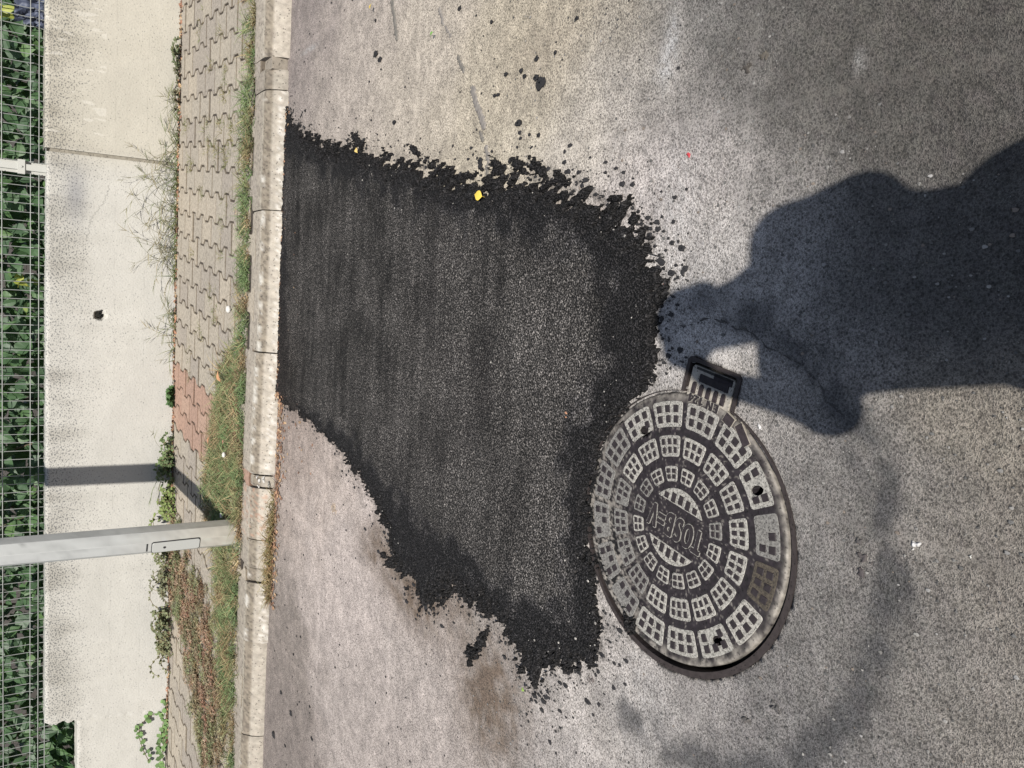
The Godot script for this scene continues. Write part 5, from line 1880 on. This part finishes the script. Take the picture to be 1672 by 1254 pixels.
# ------------------------------------------------------------------ the person whose shadow falls into the picture
func skin_over(bones: Array, cell: float, k: float) -> ArrayMesh:
	# bones: [a, b, radius a, radius b]; a smooth union, meshed with surface nets
	var lo := Vector3.ONE * 1e9
	var hi := -lo
	for q in bones:
		var m := maxf(q[2], q[3]) + cell * 4
		lo = lo.min(q[0].min(q[1]) - Vector3.ONE * m)
		hi = hi.max(q[0].max(q[1]) + Vector3.ONE * m)
	var d := Vector3i((hi - lo) / cell) + Vector3i.ONE * 2
	var f := PackedFloat32Array()
	f.resize(d.x * d.y * d.z)
	var kk := 1.0 / k
	for q in bones:
		var a: Vector3 = q[0]
		var ab: Vector3 = q[1] - a
		var l2 := maxf(ab.length_squared(), 1e-9)
		var m := maxf(q[2], q[3]) + cell * 3.5
		var p0 := Vector3i(((q[0] as Vector3).min(q[1]) - Vector3.ONE * m - lo) / cell)
		var p1 := Vector3i(((q[0] as Vector3).max(q[1]) + Vector3.ONE * m - lo) / cell)
		for z in range(maxi(p0.z, 0), mini(p1.z + 1, d.z)):
			for y in range(maxi(p0.y, 0), mini(p1.y + 1, d.y)):
				for x in range(maxi(p0.x, 0), mini(p1.x + 1, d.x)):
					var p := lo + Vector3(x, y, z) * cell
					var t := clampf((p - a).dot(ab) / l2, 0, 1)
					var w := (p - a - ab * t).length() - lerpf(q[2], q[3], t)
					if w < m:
						f[(z * d.y + y) * d.x + x] += exp(-w * kk)
	var b := B.new()
	var id := {}
	var sx := 1
	var sy := d.x
	var sz := d.x * d.y
	var offs := [0, sx, sy, sx + sy, sz, sx + sz, sy + sz, sx + sy + sz]
	var pairs := [[0, 1], [2, 3], [4, 5], [6, 7], [0, 2], [1, 3], [4, 6], [5, 7], [0, 4], [1, 5], [2, 6], [3, 7]]
	for z in d.z - 1:
		for y in d.y - 1:
			for x in d.x - 1:
				var i := x + y * sy + z * sz
				var c := 0
				for o in 8:
					if f[i + offs[o]] > 1.0:
						c += 1
				if c == 0 or c == 8:
					continue
				var s := Vector3.ZERO
				var n := 0
				for e in pairs:
					var va := f[i + offs[e[0]]]
					var vb := f[i + offs[e[1]]]
					if (va > 1.0) != (vb > 1.0):
						var la := log(maxf(va, 1e-6))
						var lb := log(maxf(vb, 1e-6))
						var t := la / (la - lb)
						var pa := Vector3(e[0] & 1, (e[0] >> 1) & 1, e[0] >> 2)
						var pb := Vector3(e[1] & 1, (e[1] >> 1) & 1, e[1] >> 2)
						s += pa.lerp(pb, t)
						n += 1
				id[i] = b.v.size()
				b.v.append(lo + (Vector3(x, y, z) + s / n) * cell)
				b.c.append(Color.WHITE)
	for i in id:
		for q in [[sx, sy, sz], [sy, sz, sx], [sz, sx, sy]]:
			# the edge from corner i along q[0]; four cells meet there
			var inn := f[i] > 1.0
			if inn == (f[i + q[0]] > 1.0):
				continue
			var c1: int = i - q[1]
			var c2: int = i - q[2]
			var c3: int = i - q[1] - q[2]
			if not (id.has(c1) and id.has(c2) and id.has(c3)):
				continue
			if inn:
				b.ix.append_array([id[i], id[c3], id[c1], id[i], id[c2], id[c3]])
			else:
				b.ix.append_array([id[i], id[c1], id[c3], id[i], id[c3], id[c2]])
	b.n.resize(b.v.size())
	for t in range(0, b.ix.size(), 3):
		var m := (b.v[b.ix[t + 2]] - b.v[b.ix[t]]).cross(b.v[b.ix[t + 1]] - b.v[b.ix[t]])
		for u in 3:
			b.n[b.ix[t + u]] += m
	for i in b.n.size():
		b.n[i] = b.n[i].normalized()
	return b.mesh()

func person() -> void:
	var o := base("person", Vector3(0.11, 0, 0.32))
	tag(o, "person standing in the road holding up a phone, who casts the large shadow", "person")
	var s := -o.position
	var v := func(x: float, y: float, z: float) -> Vector3: return Vector3(x, y, z) + s
	var head: Vector3 = v.call(0.02, 1.478, 0.245)
	var re: Vector3 = v.call(0.243, 1.075, 0.215)
	var le: Vector3 = v.call(-0.133, 1.095, 0.205)
	var rw: Vector3 = v.call(0.082, 1.205, 0.075)
	var lw: Vector3 = v.call(-0.112, 1.235, 0.055)
	var rs: Vector3 = v.call(0.185, 1.275, 0.275)
	var ls: Vector3 = v.call(-0.070, 1.235, 0.28)
	var torso := [[v.call(0.15, 0.90, 0.30), v.call(0.12, 1.22, 0.28), 0.105, 0.10], [v.call(0.06, 0.90, 0.30), v.call(0.0, 1.19, 0.28), 0.105, 0.095], [v.call(0.20, 0.84, 0.31), v.call(0.06, 0.84, 0.31), 0.115, 0.105], [rs, ls, 0.055, 0.05]]
	var arms := [[rs, re, 0.056, 0.044], [ls, le, 0.052, 0.042]]
	var fore := [[re, rw, 0.042, 0.027], [le, lw, 0.040, 0.026]]
	var legs := [[v.call(0.195, 0.84, 0.31), v.call(0.205, 0.46, 0.29), 0.095, 0.06], [v.call(0.205, 0.46, 0.29), v.call(0.21, 0.09, 0.33), 0.058, 0.04], [v.call(0.05, 0.84, 0.31), v.call(0.025, 0.46, 0.29), 0.095, 0.06], [v.call(0.025, 0.46, 0.29), v.call(0.015, 0.09, 0.33), 0.058, 0.04]]
	var feet := [[v.call(0.21, 0.05, 0.36), v.call(0.225, 0.035, 0.19), 0.044, 0.034], [v.call(0.015, 0.05, 0.36), v.call(0.0, 0.035, 0.19), 0.044, 0.034]]
	var hd := [[head + Vector3(0, 0.035, 0.01), head + Vector3(0, -0.05, -0.02), 0.078, 0.058], [head + Vector3(0, -0.085, -0.055), head + Vector3(0, -0.085, -0.035), 0.035, 0.04], [head + Vector3(0, -0.01, -0.088), head + Vector3(0, -0.035, -0.100), 0.010, 0.014], [head + Vector3(0.076, 0, 0.005), head + Vector3(0.078, -0.03, 0.0), 0.014, 0.010], [head + Vector3(-0.076, 0, 0.005), head + Vector3(-0.078, -0.03, 0.0), 0.014, 0.010], [head + Vector3(0.02, -0.068, -0.082), head + Vector3(-0.02, -0.068, -0.082), 0.008, 0.008], [v.call(0.05, 1.28, 0.28), head + Vector3(0, -0.08, 0.02), 0.055, 0.05]]
	var skin := mat(Color(0.38, 0.22, 0.15), 0.6)
	skin.subsurf_scatter_enabled = true
	skin.subsurf_scatter_strength = 0.1
	put("body", skin_over(torso + arms + fore + legs + hd, 0.013, 0.012), skin, o)
	# hands that close on the phone from both sides
	var hands := []
	var ph: Vector3 = CAM - cam_u * 0.055 - cam_f * 0.014 + s
	for q in [[rw, 1.0], [lw, -1.0]]:
		var w: Vector3 = q[0]
		var palm: Vector3 = ph + cam_r * (0.055 if q[1] > 0 else 0.075) * q[1] + cam_u * (-0.03 if q[1] > 0 else 0.03) - cam_f * 0.022
		hands.append([w, palm, 0.027, 0.026])
		hands.append([palm - cam_u * 0.012, palm + cam_u * 0.03, 0.022, 0.020])
		for k in 4:
			var root: Vector3 = palm + cam_u * (-0.022 + k * 0.019) + cam_f * 0.012
			var knee: Vector3 = root + cam_f * 0.026 - cam_r * 0.004 * q[1]
			var tip: Vector3 = knee - cam_r * (0.020 + 0.004 * (k % 3)) * q[1] + cam_f * 0.003
			hands.append([root, knee, 0.0095, 0.0088])
			hands.append([knee, tip, 0.0088, 0.0075])
		var tb: Vector3 = palm + cam_u * 0.028 - cam_f * 0.006
		hands.append([tb, tb + cam_u * 0.02 - cam_r * 0.016 * q[1], 0.011, 0.010])
		hands.append([tb + cam_u * 0.02 - cam_r * 0.016 * q[1], tb + cam_u * 0.026 - cam_r * 0.036 * q[1] + cam_f * 0.006, 0.010, 0.0085])
	put("hands", skin_over(hands, 0.0048, 0.004), skin, o)
	var shirt := []
	for q in torso.slice(0, 2) + [torso[3]] + arms:
		shirt.append([q[0], q[1], q[2] + 0.012, q[3] + 0.012])
	put("shirt", skin_over(shirt, 0.014, 0.012), mat(Color(0.10, 0.13, 0.20), 0.9), o)
	var tr := [[torso[2][0], torso[2][1], torso[2][2] + 0.012, torso[2][3] + 0.012]]
	for q in legs:
		tr.append([q[0], q[1], q[2] + 0.014, q[3] + 0.014])
	put("trousers", skin_over(tr, 0.015, 0.012), mat(Color(0.05, 0.055, 0.07), 0.9), o)
	put("shoe", skin_over([feet[0]], 0.01, 0.01), mat(Color(0.03, 0.03, 0.03), 0.6), o)
	put("shoe", skin_over([feet[1]], 0.01, 0.01), mat(Color(0.03, 0.03, 0.03), 0.6), o)
	put("hair", skin_over([[head + Vector3(0, 0.05, 0.025), head + Vector3(0, 0.0, 0.045), 0.078, 0.062]], 0.009, 0.008), mat(Color(0.02, 0.015, 0.012), 0.7), o)
	for e in [0.03, -0.03]:
		put("eye", lump(Vector3.ONE * 0.012, 3, 0.0), mat(Color(0.7, 0.68, 0.65), 0.3), o, head + Vector3(e, 0.0, -0.068))
	var pb := B.new()
	pb.box(Vector3.ZERO, Vector3(0.076, 0.156, 0.008))
	var p := put("phone", pb.mesh(), mat(Color(0.02, 0.02, 0.022), 0.3))
	p.transform = Transform3D(Basis(cam_r, cam_u, -cam_f), CAM - cam_u * 0.055 - cam_f * 0.008 + cam_r * 0.0)
	tag(p, "black phone held upright in both hands of the standing person", "phone")
